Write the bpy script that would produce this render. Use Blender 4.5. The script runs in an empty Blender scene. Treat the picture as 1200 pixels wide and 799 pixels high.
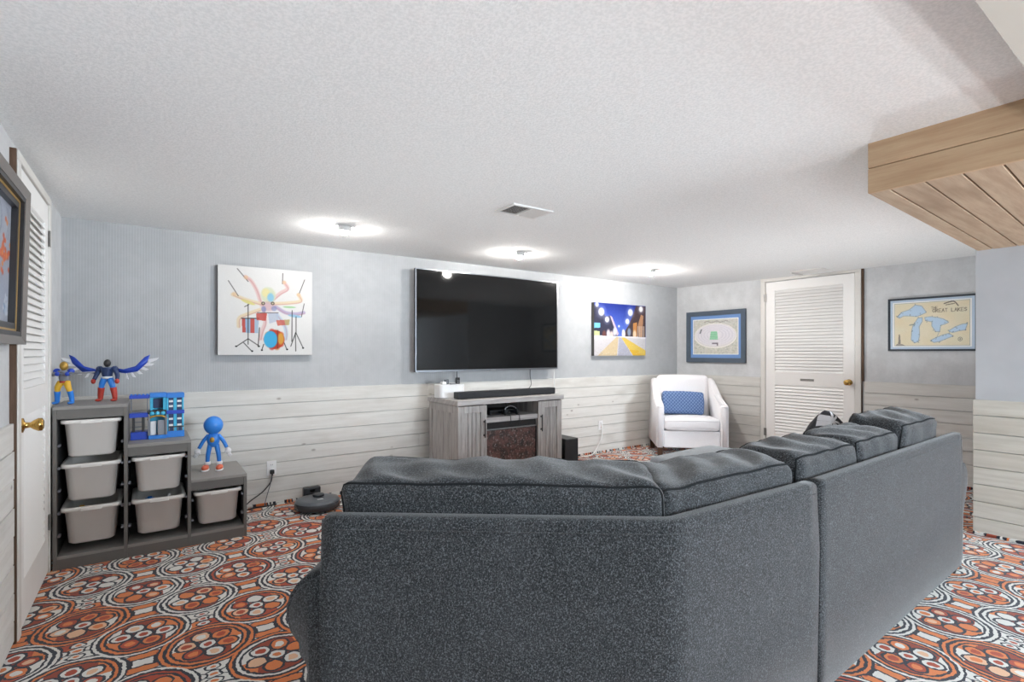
import bpy, bmesh, math, random
import numpy as np
from mathutils import Vector, Matrix, noise as mnoise

random.seed(7)
R = math.radians
SC = bpy.context.scene
COL = SC.collection

# ------------------------------------------------------------------ camera
F_PX, HORIZON, CAM_H = 600.0, 413.0, 1.26
YAW = math.atan(425.0 / 600.0)
cam_d = bpy.data.cameras.new('camera')
cam_d.sensor_fit = 'HORIZONTAL'
cam_d.sensor_width = 36.0
cam_d.lens = 36.0 * F_PX / 1200.0
cam_d.shift_y = (HORIZON - 399.5) / 1200.0
cam_d.clip_start = 0.02
cam = bpy.data.objects.new('camera', cam_d)
COL.objects.link(cam)
cam.location = (0, 0, CAM_H)
cam.rotation_euler = (R(90), 0, -YAW)
SC.camera = cam

# ------------------------------------------------------------------ world, exposure, large lights
world = bpy.data.worlds.new('world')
SC.world = world
world.use_nodes = True
world.node_tree.nodes['Background'].inputs['Color'].default_value = (0.75, 0.85, 1.0, 1)
world.node_tree.nodes['Background'].inputs['Strength'].default_value = 0.6
vs = SC.view_settings
vs.view_transform = 'Standard'
vs.look = 'None'
vs.gamma = 1.0
vs.use_curve_mapping = False
vs.exposure = 0.0
EXPO = 1.36
vs.exposure = EXPO
BULB_L = 380.0         # radiance of the three lit bulbs along the television wall
FILL_UPLIGHT_W = 54.0         # uplights added out of view to brighten the ceiling
ADDED_WINDOW_W = 102.0        # cool light from a window added in the unseen rear wall


def add_area(name, loc, rot, sx, sy, watts, color):
    d = bpy.data.lights.new(name, 'AREA')
    d.shape = 'RECTANGLE'
    d.size, d.size_y = sx, sy
    d.energy = watts
    d.color = color
    o = bpy.data.objects.new(name, d)
    COL.objects.link(o)
    o.location = loc
    o.rotation_euler = rot
    return o


def add_point(name, loc, watts, radius, color):
    d = bpy.data.lights.new(name, 'POINT')
    d.energy = watts
    d.shadow_soft_size = radius
    d.color = color
    o = bpy.data.objects.new(name, d)
    COL.objects.link(o)
    o.location = loc
    return o


add_area('added_window_light', (3.3, -3.12, 1.5), (R(90), 0, 0), 1.7, 0.9, ADDED_WINDOW_W, (0.80, 0.91, 1.0))  # area light of the added rear window, cool light onto the sofa back

# ------------------------------------------------------------------ key dimensions of the room (metres)
WALL_Y = 4.64          # television wall
WALL_XR = 6.197        # wall with the far louvered door
WALL_XL = -0.492       # wall on the left
NEAR_Y = -3.2
CEIL = 2.187
PART_X = 4.705         # partition face on the right
RAIL = [0.956, 0.835, 0.712, 0.590, 0.466, 0.344, 0.222, 0.100, 0.012]


# ------------------------------------------------------------------ helpers: colour and nodes
def lin(c):
    if isinstance(c, str):
        c = c.lstrip('#')
        c = [int(c[i:i + 2], 16) / 255.0 for i in (0, 2, 4)]
    return tuple(x / 12.92 if x <= 0.04045 else ((x + 0.055) / 1.055) ** 2.4 for x in c)


class E:
    """tiny expression wrapper around shader math nodes"""
    nt = None

    def __init__(self, s):
        self.s = s

    @staticmethod
    def m(op, *a):
        n = E.nt.nodes.new('ShaderNodeMath')
        n.operation = op
        for i, v in enumerate(a):
            if isinstance(v, E):
                E.nt.links.new(v.s, n.inputs[i])
            else:
                n.inputs[i].default_value = v
        return E(n.outputs[0])

    def __add__(s, o): return E.m('ADD', s, o)
    def __radd__(s, o): return E.m('ADD', o, s)
    def __sub__(s, o): return E.m('SUBTRACT', s, o)
    def __rsub__(s, o): return E.m('SUBTRACT', o, s)
    def __mul__(s, o): return E.m('MULTIPLY', s, o)
    def __rmul__(s, o): return E.m('MULTIPLY', o, s)
    def __truediv__(s, o): return E.m('DIVIDE', s, o)
    def __lt__(s, o): return E.m('LESS_THAN', s, o)
    def __gt__(s, o): return E.m('GREATER_THAN', s, o)
    def floor(s): return E.m('FLOOR', s)
    def abs(s): return E.m('ABSOLUTE', s)
    def min(s, o): return E.m('MINIMUM', s, o)
    def max(s, o): return E.m('MAXIMUM', s, o)


def hyp(a, b):
    return E.m('SQRT', a * a + b * b)


def emix(f, a, b):
    return a + (b - a) * f


def cmix(f, a, b):
    n = E.nt.nodes.new('ShaderNodeMix')
    n.data_type = 'RGBA'
    for sock, v in ((n.inputs[0], f), (n.inputs[6], a), (n.inputs[7], b)):
        if isinstance(v, E):
            E.nt.links.new(v.s, sock)
        elif isinstance(v, (int, float)):
            sock.default_value = v
        else:
            sock.default_value = (*lin(v), 1)
    return E(n.outputs[2])


def comb(x, y, z):
    n = E.nt.nodes.new('ShaderNodeCombineXYZ')
    for i, v in enumerate((x, y, z)):
        if isinstance(v, E):
            E.nt.links.new(v.s, n.inputs[i])
        else:
            n.inputs[i].default_value = v
    return E(n.outputs[0])


def coords(kind='Object'):
    n = E.nt.nodes.new('ShaderNodeTexCoord')
    s = E.nt.nodes.new('ShaderNodeSeparateXYZ')
    E.nt.links.new(n.outputs[kind], s.inputs[0])
    return E(s.outputs[0]), E(s.outputs[1]), E(s.outputs[2]), E(n.outputs[kind])


def tnoise(vec, scale, detail=2.0, rough=0.5, out=0):
    n = E.nt.nodes.new('ShaderNodeTexNoise')
    E.nt.links.new(vec.s, n.inputs['Vector'])
    n.inputs['Scale'].default_value = scale
    n.inputs['Detail'].default_value = detail
    n.inputs['Roughness'].default_value = rough
    return E(n.outputs[out])


def twhite(vec):
    n = E.nt.nodes.new('ShaderNodeTexWhiteNoise')
    n.noise_dimensions = '3D'
    E.nt.links.new(vec.s, n.inputs['Vector'])
    return E(n.outputs['Value'])


def tvoronoi(vec, scale):
    n = E.nt.nodes.new('ShaderNodeTexVoronoi')
    E.nt.links.new(vec.s, n.inputs['Vector'])
    n.inputs['Scale'].default_value = scale
    return E(n.outputs['Distance'])


def step(x, a, b):
    n = E.nt.nodes.new('ShaderNodeMapRange')
    n.interpolation_type = 'SMOOTHSTEP'
    E.nt.links.new(x.s, n.inputs[0])
    n.inputs[1].default_value, n.inputs[2].default_value = a, b
    return E(n.outputs[0])


def obj_random():
    n = E.nt.nodes.new('ShaderNodeObjectInfo')
    return E(n.outputs['Random'])


def begin(name):
    m = bpy.data.materials.new(name)
    m.use_nodes = True
    E.nt = m.node_tree
    b = E.nt.nodes['Principled BSDF']
    return m, b


def setc(b, col):
    if isinstance(col, E):
        E.nt.links.new(col.s, b.inputs['Base Color'])
    else:
        b.inputs['Base Color'].default_value = (*lin(col), 1)


def bump(b, h, strength, dist):
    n = E.nt.nodes.new('ShaderNodeBump')
    n.inputs['Strength'].default_value = strength
    n.inputs['Distance'].default_value = dist
    E.nt.links.new(h.s, n.inputs['Height'])
    E.nt.links.new(n.outputs[0], b.inputs['Normal'])


def pmat(name, col, rough=0.5, metal=0.0, var=0.12, scale=30.0, bmp=0.0, spec=0.5, col2=None, coat=0.0):
    """plain surface with a little procedural variation"""
    m, b = begin(name)
    x, y, z, v = coords()
    n = tnoise(v, scale, 3)
    c = lin(col)
    if col2 is None:
        d = [max(0.0, k * (1 - var)) for k in c]
        l_ = [min(1.0, k * (1 + var)) for k in c]
    else:
        d, l_ = c, lin(col2)
    r = E.nt.nodes.new('ShaderNodeMix')
    r.data_type = 'RGBA'
    E.nt.links.new(n.s, r.inputs[0])
    r.inputs[6].default_value = (*d, 1)
    r.inputs[7].default_value = (*l_, 1)
    E.nt.links.new(r.outputs[2], b.inputs['Base Color'])
    b.inputs['Roughness'].default_value = rough
    b.inputs['Metallic'].default_value = metal
    b.inputs['Specular IOR Level'].default_value = spec
    b.inputs['Coat Weight'].default_value = coat
    if bmp:
        bump(b, n, bmp, 0.003)
    return m


# ------------------------------------------------------------------ materials
def mat_wallpaper():
    m, b = begin('ribbed_wallpaper')
    x, y, z, v = coords()
    n = tnoise(v, 2.2, 4, 0.6)
    n2 = tnoise(v, 14.0, 3, 0.6)
    rib = E.m('SINE', (x + y) * (2 * math.pi / 0.0165))
    col = cmix(step(n * 0.7 + n2 * 0.3, 0.3, 0.72), '#A6A8AA', '#B4B6B8')
    col = cmix(step(rib, 0.2, 1.0) * 0.13, col, '#868A8F')
    setc(b, col)
    b.inputs['Roughness'].default_value = 0.75
    bump(b, rib * 0.6 + n2, 0.25, 0.0015)
    return m


def mat_plainpaper():
    m, b = begin('mottled_wallpaper')
    x, y, z, v = coords()
    n = tnoise(v, 5.0, 5, 0.65)
    n2 = tnoise(v, 60.0, 3, 0.6)
    col = cmix(step(n * 0.8 + n2 * 0.2, 0.32, 0.68), '#BFC1C3', '#CED0D2')
    setc(b, col)
    b.inputs['Roughness'].default_value = 0.75
    bump(b, n2, 0.2, 0.0012)
    return m


def mat_ceiling():
    m, b = begin('popcorn_ceiling')
    x, y, z, v = coords()
    n = tnoise(v, 95.0, 3, 0.6)
    n2 = tnoise(v, 220.0, 2, 0.5)
    col = cmix(step(n, 0.35, 0.65), '#E9EBEB', '#F5F6F6')
    setc(b, col)
    b.inputs['Roughness'].default_value = 0.95
    b.inputs['Specular IOR Level'].default_value = 0.1
    bump(b, n + n2 * 0.5, 0.5, 0.005)
    return m


def mat_plank(name, light, mid, dark, knot, axis=0, white=0.0):
    m, b = begin(name)
    x, y, z, v = coords()
    r = obj_random()
    a, c = ((x + y), z) if axis == 0 else (x, y + z)
    p = comb(a * 1.0 + r * 37.0, c * 14.0 + r * 11.0, 0.0)
    g = tnoise(p, 2.0, 5, 0.65)
    g2 = tnoise(comb(a * 0.6 + r * 91.0, c * 1.5 + r * 17.0, 0.0), 3.0, 3, 0.5)
    fine = tnoise(comb(a * 6.0, c * 220.0, r * 5.0), 2.0, 2)
    col = cmix(step(g, 0.32, 0.68), mid, light)
    col = cmix(step(g2, 0.52, 0.75) * 0.55, col, dark)
    col = cmix(step(fine, 0.55, 0.8) * 0.3, col, dark)
    col = cmix((r - 0.5) * 0.5 * ((r > 0.5)), col, dark)
    # knots: sparse voronoi spots, elongated along the grain
    k = tvoronoi(comb(a * 3.1 + r * 53.0, c * 5.5 + r * 29.0, 0.0), 1.0)
    kk = step(k, 0.02, 0.085)
    col = cmix((1.0 - kk) * 0.75, col, knot)
    setc(b, col)
    b.inputs['Roughness'].default_value = 0.7
    b.inputs['Specular IOR Level'].default_value = 0.25
    bump(b, g * 0.6 + fine, 0.25, 0.0015)
    return m


def mat_fabric(name, dark, mid, light, scale=260.0, sheen=0.25):
    m, b = begin(name)
    x, y, z, v = coords()
    n = tnoise(v, scale, 2, 0.6)
    n2 = tnoise(comb(x * 1.0, y * 1.0, z * 0.75), scale * 1.7, 1, 0.5)
    big = tnoise(v, 6.0, 2)
    t = n * 0.55 + n2 * 0.45
    fine = tnoise(v, scale * 3.2, 1, 0.5)
    t = t * 0.7 + fine * 0.3
    col = cmix(step(t, 0.36, 0.50), dark, mid)
    col = cmix(step(t, 0.48, 0.64), col, light)
    col = cmix((big - 0.5) * 0.3, col, light)
    setc(b, col)
    b.inputs['Roughness'].default_value = 0.9
    b.inputs['Specular IOR Level'].default_value = 0.15
    b.inputs['Sheen Weight'].default_value = sheen
    b.inputs['Sheen Roughness'].default_value = 0.5
    bump(b, t, 0.5, 0.002)
    return m


def mat_carpet(name, swap):
    m, b = begin(name)
    x, y, z, v = coords()
    nv = tnoise(v, 55.0, 2, out=1)
    sep = E.nt.nodes.new('ShaderNodeSeparateColor')
    E.nt.links.new(nv.s, sep.inputs[0])
    jx, jy = (E(sep.outputs[0]) - 0.5) * 0.014, (E(sep.outputs[1]) - 0.5) * 0.014
    nb = tnoise(v, 14.0, 2, out=1)
    sep2 = E.nt.nodes.new('ShaderNodeSeparateColor')
    E.nt.links.new(nb.s, sep2.inputs[0])
    x = x + jx + (E(sep2.outputs[0]) - 0.5) * 0.018
    y = y + jy + (E(sep2.outputs[1]) - 0.5) * 0.018
    PX, PY = 0.457, 0.508
    if swap:
        u = (y - 0.785) / 0.457 + 0.0
        w = (x - 2.572) / 0.49
    else:
        u = (x + 0.022) / PX
        w = (y - 2.825) / PY
    i1, j1 = (u + 0.5).floor(), (w + 0.5).floor()
    i2, j2 = u.floor(), w.floor()
    ax, ay = (u - i1) * PX, (w - j1) * PY
    bx_, by_ = (u - i2 - 0.5) * PX, (w - j2 - 0.5) * PY
    d1, d2 = hyp(ax, ay), hyp(bx_, by_)
    s = d2 < d1
    qx, qy = emix(s, ax, bx_), emix(s, ay, by_)
    ci, cj = emix(s, i1, i2 + 0.5), emix(s, j1, j2 + 0.5)
    idv = comb(ci * 7.13, cj * 3.71, 0.5)
    rnd = twhite(idv)
    rnd2 = twhite(comb(ci * 2.3, cj * 9.1, 4.2))
    r = hyp(qx, qy)
    ORANGE, RUST, WHITE, NAVY, TAN, BROWN = '#D97E48', '#AC4C34', '#DBDAD5', '#2C313C', '#E0B493', '#94432F'
    # ground between the medallions
    gn = tnoise(comb(x, y, 0.0), 4.2, 1)
    g = cmix(gn > 0.55, WHITE, ORANGE)
    g = cmix(gn > 0.62, g, RUST)
    # concave diamonds with a little square, in every second gap of a column
    sx = ax.abs()
    sy = ((w - j2 - 0.5) * PY).abs()
    sq = sx.max(sy)
    g = cmix(hyp(sx * 0.85, sy) < 0.084, g, NAVY)
    g = cmix(hyp(sx * 0.85, sy) < 0.078, g, ORANGE)
    g = cmix((hyp(sx * 0.85, sy) < 0.066) * (sx > 0.045), g, RUST)
    g = cmix((sx < 0.046) * (sy < 0.034), g, NAVY)
    sqc = cmix(twhite(comb(i1, j2, 9.0)) > 0.6, WHITE, ORANGE)
    g = cmix((sx < 0.035) * (sy < 0.024), g, sqc)
    # clusters of small drops in the other gaps
    tx = ((u - i2 - 0.5) * PX)
    ty = ((w - j1) * PY)
    crn = twhite(comb(i2, j1, 2.0))
    for ox, oy, rr in ((0, 0, 0.026), (0.056, 0.0, 0.024), (-0.056, 0.0, 0.024), (0, 0.05, 0.021), (0, -0.05, 0.021)):
        e = hyp((tx - ox) * 0.8, (ty - oy) * 1.15) / rr
        g = cmix(e < 1.25, g, NAVY)
        g = cmix(e < 0.95, g, WHITE)
        g = cmix(e < 0.45, g, cmix(crn > 0.5, ORANGE, RUST))
    # medallion
    ringc = cmix(rnd > 0.66, WHITE, ORANGE)
    ringc = cmix(rnd > 0.86, ringc, RUST)
    c = cmix(r < 0.185, g, NAVY)
    c = cmix(r < 0.176, c, cmix(rnd2 > 0.72, WHITE, ORANGE))
    c = cmix(r < 0.164, c, NAVY)
    c = cmix(r < 0.151, c, ringc)
    c = cmix(r < 0.1395, c, NAVY)
    inner = cmix(rnd2 > 0.35, RUST, BROWN)
    inner = cmix((qx.abs() > 0.082), inner, WHITE)
    inner = cmix((qx.abs() > 0.082) * (qy * qx > 0.0), inner, ORANGE)
    c = cmix(r < 0.129, c, inner)
    # six petals
    ang = E.m('ARCTAN2', qy, qx) + rnd * 6.28
    seg = 2 * math.pi / 6
    k = (ang / seg + 0.5).floor()
    la = ang - k * seg
    pxx = r * E.m('COSINE', la) - 0.079
    pyy = r * E.m('SINE', la)
    e = hyp(pxx / 0.037, pyy / 0.034)
    kw = k - (k / 6.0).floor() * 6.0
    p1 = twhite(comb(ci * 1.7 + kw, cj * 5.3, kw * 3.1))
    p2 = twhite(comb(ci * 4.1, cj * 1.9 + kw, kw * 8.7))
    oc = cmix(p1 > 0.38, WHITE, ORANGE)
    oc = cmix(p1 > 0.62, oc, RUST)
    oc = cmix(p1 > 0.8, oc, TAN)
    ic = cmix(p2 > 0.3, RUST, ORANGE)
    ic = cmix(p2 > 0.6, ic, WHITE)
    ic = cmix(p2 > 0.85, ic, TAN)
    c = cmix((e < 1.22) * (r > 0.02), c, NAVY)
    c = cmix(e < 0.93, c, oc)
    c = cmix(e < 0.55, c, ic)
    c = cmix(r < 0.039, c, NAVY)
    c = cmix(r < 0.030, c, WHITE)
    c = cmix(r < 0.016, c, cmix(rnd > 0.5, ORANGE, RUST))
    pile = tnoise(comb(x, y, 0.0), 420.0, 2)
    c = cmix((pile - 0.3) * 0.5, c, '#4A4240')
    setc(b, c)
    b.inputs['Roughness'].default_value = 0.95
    b.inputs['Specular IOR Level'].default_value = 0.1
    b.inputs['Sheen Weight'].default_value = 0.15
    bump(b, pile, 0.5, 0.003)
    return m


def mat_attr(name, rough=0.6, spec=0.3, coat=0.0):
    m, b = begin(name)
    a = E.nt.nodes.new('ShaderNodeAttribute')
    a.attribute_name = 'paint'
    x, y, z, v = coords()
    n = tnoise(v, 300.0, 2)
    col = E(a.outputs['Color'])
    mx = E.nt.nodes.new('ShaderNodeMix')
    mx.data_type = 'RGBA'
    mx.blend_type = 'MULTIPLY'
    mx.inputs[0].default_value = 0.12
    E.nt.links.new(col.s, mx.inputs[6])
    E.nt.links.new(n.s, mx.inputs[7])
    E.nt.links.new(mx.outputs[2], b.inputs['Base Color'])
    b.inputs['Roughness'].default_value = rough
    b.inputs['Specular IOR Level'].default_value = spec
    b.inputs['Coat Weight'].default_value = coat
    b.inputs['Coat Roughness'].default_value = 0.03
    return m


def mat_wood(name, light, mid, dark, axis=2, rough=0.55, freq=18.0):
    m, b = begin(name)
    x, y, z, v = coords()
    r = obj_random()
    if axis == 2:
        p = comb((x + y) * freq + r * 31.0, z * 1.4 + r * 17.0, r)
    else:
        p = comb((y + z) * freq + r * 31.0, x * 1.4 + r * 17.0, r)
    g = tnoise(p, 2.2, 5, 0.65)
    col = cmix(step(g, 0.3, 0.5), dark, mid)
    col = cmix(step(g, 0.48, 0.7), col, light)
    setc(b, col)
    b.inputs['Roughness'].default_value = rough
    b.inputs['Specular IOR Level'].default_value = 0.3
    bump(b, g, 0.2, 0.001)
    return m


def mat_emit(name, col, strength):
    m, b = begin(name)
    x, y, z, v = coords()
    n = tnoise(v, 10.0, 1)
    c = cmix(n * 0.05, col, '#FFFFFF')
    E.nt.links.new(c.s, b.inputs['Emission Color'])
    b.inputs['Emission Strength'].default_value = strength
    setc(b, '#FFFFFF')
    return m


def mat_lattice_pillow():
    m, b = begin('blue_lattice_fabric')
    x, y, z, v = coords()
    u, w = x / 0.040, z / 0.042
    a = E.m('SINE', u * 2 * math.pi) * 0.25
    d1 = (w + a - (w + a + 0.5).floor()).abs()
    d2 = (w - a + 0.5 - (w - a + 1.0).floor()).abs()
    line = d1.min(d2)
    n = tnoise(v, 120.0, 2)
    col = cmix(step(n, 0.3, 0.7), '#385282', '#4B658F')
    col = cmix(line < 0.085, col, '#8298BC')
    setc(b, col)
    b.inputs['Roughness'].default_value = 0.85
    bump(b, n, 0.3, 0.002)
    return m


M = {}
M['wallpaper'] = mat_wallpaper()
M['plainpaper'] = mat_plainpaper()
M['ceiling'] = mat_ceiling()
M['shaded_paper'] = pmat('shade_toned_wallpaper', '#A3A5A8', 0.75, col2='#B6B8BB', scale=5, bmp=0.1)  # same paper as the room, darkened for the weaker light on the partition
M['plank'] = mat_plank('whitewashed_plank', '#D8D7D3', '#CDCBC6', '#B5B1AA', '#8C857E')
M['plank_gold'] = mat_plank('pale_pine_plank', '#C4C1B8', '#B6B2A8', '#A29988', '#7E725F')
M['beam'] = mat_plank('pine_beam', '#C5AB8C', '#B4977A', '#97795C', '#6B503A')
M['soffit'] = mat_plank('pine_soffit', '#B9A38B', '#A58E77', '#8A735D', '#6B543F', axis=1)
M['sofa'] = mat_fabric('charcoal_heather_fabric', '#0F1011', '#272A2C', '#66696D', 200.0)
M['ottoman'] = mat_fabric('lamplit_heather_fabric', '#7A8086', '#969CA2', '#AEB4B9', 240.0)  # sofa fabric in lighter greys, the lamps' light put into its colour
M['cream'] = mat_fabric('pale_linen', '#D9D7D9', '#E2E0E2', '#ECEAEC', 300.0, 0.1)
M['piping'] = pmat('dark_piping', '#242628', 0.9, var=0.3, scale=400, spec=0.1)
def mat_starburst():
    m, b = begin('black_cotton_with_starburst')
    x, y, z, v = coords()
    n = tnoise(v, 200.0, 2)
    dx, dz = x + 0.092, z - 0.432
    rr = hyp(dx, dz)
    k = E.m('POWER', E.m('SINE', E.m('ARCTAN2', dz, dx) * 4.5).abs(), 0.6)
    star = (rr * (1.25 - k)) < 0.016
    front = y < 0.0
    col = cmix(step(n, 0.3, 0.7), '#2F2F32', '#3F3F43')
    col = cmix(star * front * (rr < 0.065), col, '#DADADE')
    setc(b, col)
    b.inputs['Roughness'].default_value = 0.9
    bump(b, n, 0.3, 0.002)
    return m


M['black_pillow'] = mat_starburst()
M['lattice'] = mat_lattice_pillow()
M['carpet'] = mat_carpet('medallion_carpet', False)
M['carpet_r'] = mat_carpet('medallion_carpet_crosswise', True)
M['white_paint'] = pmat('white_door_paint', '#EFEEEC', 0.45, var=0.03, scale=8)
M['trim_paint'] = pmat('cream_trim_paint', '#DAD8D3', 0.5, var=0.05, scale=12)
M['brown_edge'] = mat_wood('brown_casing_edge', '#6B5444', '#574233', '#43311F')
M['brass'] = pmat('brass', '#C9A35C', 0.22, 1.0, var=0.15, scale=15)
M['steel'] = pmat('brushed_steel', '#A8A9AA', 0.35, 1.0, var=0.1, scale=40)
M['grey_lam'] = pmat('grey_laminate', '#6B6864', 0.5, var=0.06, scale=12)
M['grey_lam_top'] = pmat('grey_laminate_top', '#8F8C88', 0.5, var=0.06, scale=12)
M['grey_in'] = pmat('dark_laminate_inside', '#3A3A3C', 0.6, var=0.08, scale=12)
M['bin'] = pmat('beige_grey_plastic', '#E6E2DD', 0.38, var=0.03, scale=6)
M['white_plastic'] = pmat('white_plastic', '#E6E6E6', 0.4, var=0.03, scale=10)
M['black_plastic'] = pmat('black_plastic', '#1C1D1F', 0.4, var=0.2, scale=25)
M['black_matt'] = pmat('black_cloth_grille', '#26272A', 0.85, var=0.3, scale=300)
M['cable'] = pmat('black_cable', '#1E1E20', 0.5, var=0.1)
M['white_cable'] = pmat('white_cable', '#E2E2E0', 0.5, var=0.03)
M['screen'] = pmat('tv_screen', '#0E0F10', 0.06, var=0.05, scale=3, spec=0.4)
M['bezel'] = pmat('tv_bezel', '#8C9096', 0.3, 0.9, var=0.05)
for k_, f_ in ((0, 0.49), (1, 0.64), (2, 1.35)):
    M['bulb%d' % k_] = mat_emit('lit_bulb', '#FFFAF4', BULB_L * f_)
M['globe'] = mat_emit('added_uplight_globe', '#FFF8EE', 6.0)  # glow inside the added uplights
M['lamp_trim'] = pmat('lamp_housing', '#C9C9C8', 0.5, var=0.04)
M['vent'] = pmat('white_vent_enamel', '#E3E2E0', 0.4, var=0.03)
M['duct'] = pmat('dark_duct', '#4D4A46', 0.8, var=0.2, scale=60)
M['stand'] = mat_wood('grey_oak', '#BFBBB8', '#A5A19E', '#86817E', freq=22.0)
M['stand_h'] = mat_wood('grey_oak_horizontal', '#BAB7B5', '#A9A5A3', '#918D8B', axis=0, freq=22.0)
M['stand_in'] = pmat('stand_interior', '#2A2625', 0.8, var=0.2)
def mat_embers():
    m, b = begin('fireplace_ember_glass')
    x, y, z, v = coords()
    n = tnoise(v, 16.0, 5, 0.7)
    n2 = tnoise(v, 50.0, 3, 0.6)
    col = cmix(step(n, 0.35, 0.6), '#241C1A', '#5E3D37')
    col = cmix(step(n2, 0.56, 0.7) * 0.7, col, '#A39B96')
    col = cmix(step(n2 + n * 0.3, 0.45, 0.62), '#241D1C', col)
    setc(b, col)
    b.inputs['Roughness'].default_value = 0.5
    b.inputs['Coat Weight'].default_value = 0.8
    b.inputs['Coat Roughness'].default_value = 0.05
    return m


M['fire_glass'] = mat_embers()
M['stand_dark'] = mat_wood('grey_oak_shadow_board', '#6E6865', '#5C5653', '#4A4542', freq=22.0)  # backing in darker oak, shade of the board grooves put into its colour
M['robot'] = pmat('robot_grey', '#5B6066', 0.32, 0.3, var=0.05, scale=8)
M['robot_dark'] = pmat('robot_bumper', '#3A3C40', 0.25, 0.2, var=0.05, scale=8)
M['canvas_side'] = pmat('canvas_side_dark', '#55534F', 0.8, var=0.1)
M['paint'] = mat_attr('printed_canvas', 0.7, 0.2)
M['paint_gloss'] = mat_attr('print_behind_glass', 0.5, 0.4, coat=0.6)
M['frame_slate'] = pmat('slate_frame', '#4C5865', 0.4, var=0.1, scale=20)
M['frame_black'] = pmat('black_blue_frame', '#2A323C', 0.4, var=0.1, scale=20)
M['mat_blue'] = pmat('blue_mat_board', '#6C90C4', 0.7, var=0.03)
M['mat_pale'] = pmat('pale_blue_mat_board', '#B9CADC', 0.7, var=0.03)
M['mat_white'] = pmat('white_mat_board', '#F0F0EE', 0.7, var=0.02)
M['frame_taupe'] = pmat('taupe_frame', '#6F6965', 0.4, var=0.08, scale=20)
M['frame_dark'] = pmat('dark_frame', '#242326', 0.35, var=0.1, scale=20)
M['gold'] = pmat('gold_line', '#C6A160', 0.35, 0.6, var=0.1)
M['leg_dark'] = mat_wood('dark_wood_leg', '#5A3A26', '#452B1B', '#301D12')
M['toy_blue'] = pmat('toy_blue', '#2F7FD6', 0.35, var=0.06)
M['toy_dblue'] = pmat('toy_dark_blue', '#2348B8', 0.35, var=0.08)
M['toy_cyan'] = pmat('toy_cyan', '#43B5DC', 0.35, var=0.06)
M['toy_navy'] = pmat('toy_navy', '#263A63', 0.45, var=0.1)
M['toy_red'] = pmat('toy_red', '#B23A2C', 0.4, var=0.08)
M['toy_yellow'] = pmat('toy_yellow', '#E5B234', 0.4, var=0.06)
M['toy_white'] = pmat('toy_white', '#E8E8EA', 0.4, var=0.03)
M['toy_orange'] = pmat('toy_orange', '#DD6A4A', 0.4, var=0.05)
M['toy_black'] = pmat('toy_black', '#2B2A2C', 0.4, var=0.15)
M['toy_grey'] = pmat('toy_grey', '#7D7F86', 0.4, var=0.1)
M['toy_gold'] = pmat('toy_gold', '#B79145', 0.35, 0.5, var=0.1)
M['bulkhead'] = pmat('warm_grey_paint', '#BDB9B0', 0.7, var=0.04, scale=5)
M['plate_grey'] = pmat('brushed_plate', '#8D8B88', 0.4, 0.6, var=0.2, scale=80)
M['added_window_glow'] = mat_emit('added_window_pane', '#DDEBFF', 2.0)  # glow of the added rear window

# ------------------------------------------------------------------ helpers: meshes


def obj(name, bm, mat, parent=None, smooth=False, world=False):
    if smooth:
        for f in bm.faces:
            f.smooth = True
    bmesh.ops.recalc_face_normals(bm, faces=bm.faces)
    me = bpy.data.meshes.new(name)
    bm.to_mesh(me)
    bm.free()
    if isinstance(mat, (list, tuple)):
        for k in mat:
            me.materials.append(M[k])
    else:
        me.materials.append(M[mat])
    o = bpy.data.objects.new(name, me)
    COL.objects.link(o)
    if parent is not None:
        o.parent = parent
        if world:
            me.transform(Matrix.Translation(-parent.location))
    return o


def share(name, src, parent, loc=(0, 0, 0), rot=(0, 0, 0), scale=(1, 1, 1)):
    o = bpy.data.objects.new(name, src.data)
    COL.objects.link(o)
    o.parent = parent
    o.location, o.rotation_euler, o.scale = loc, rot, scale
    return o


def tag(o, label=None, cat=None, group=None, kind=None):
    if label: o['label'] = label
    if cat: o['category'] = cat
    if group: o['group'] = group
    if kind: o['kind'] = kind
    return o


def thing(name, label, cat, loc=(0, 0, 0), rotz=0.0, group=None):
    o = bpy.data.objects.new(name, None)
    COL.objects.link(o)
    o.empty_display_size = 0.1
    o.location = loc
    o.rotation_euler = (0, 0, rotz)
    return tag(o, label, cat, group)


def BM():
    return bmesh.new()


def box(bm, x0, x1, y0, y1, z0, z1, bev=0.0, seg=2, mtx=None):
    r = bmesh.ops.create_cube(bm, size=1.0)
    vs_ = r['verts']
    for v in vs_:
        v.co = Vector((x0 + (v.co.x + 0.5) * (x1 - x0), y0 + (v.co.y + 0.5) * (y1 - y0), z0 + (v.co.z + 0.5) * (z1 - z0)))
    if bev:
        es = list({e for v in vs_ for e in v.link_edges})
        r2 = bmesh.ops.bevel(bm, geom=es, offset=bev, segments=seg, affect='EDGES', profile=0.5)
        vs_ = list({v for f in r2['faces'] for v in f.verts} | {v for v in vs_ if v.is_valid})
    if mtx is not None:
        bmesh.ops.transform(bm, matrix=mtx, verts=vs_)
    return vs_


def bx(*a, **k):
    bm = BM()
    box(bm, *a, **k)
    return bm


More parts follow.
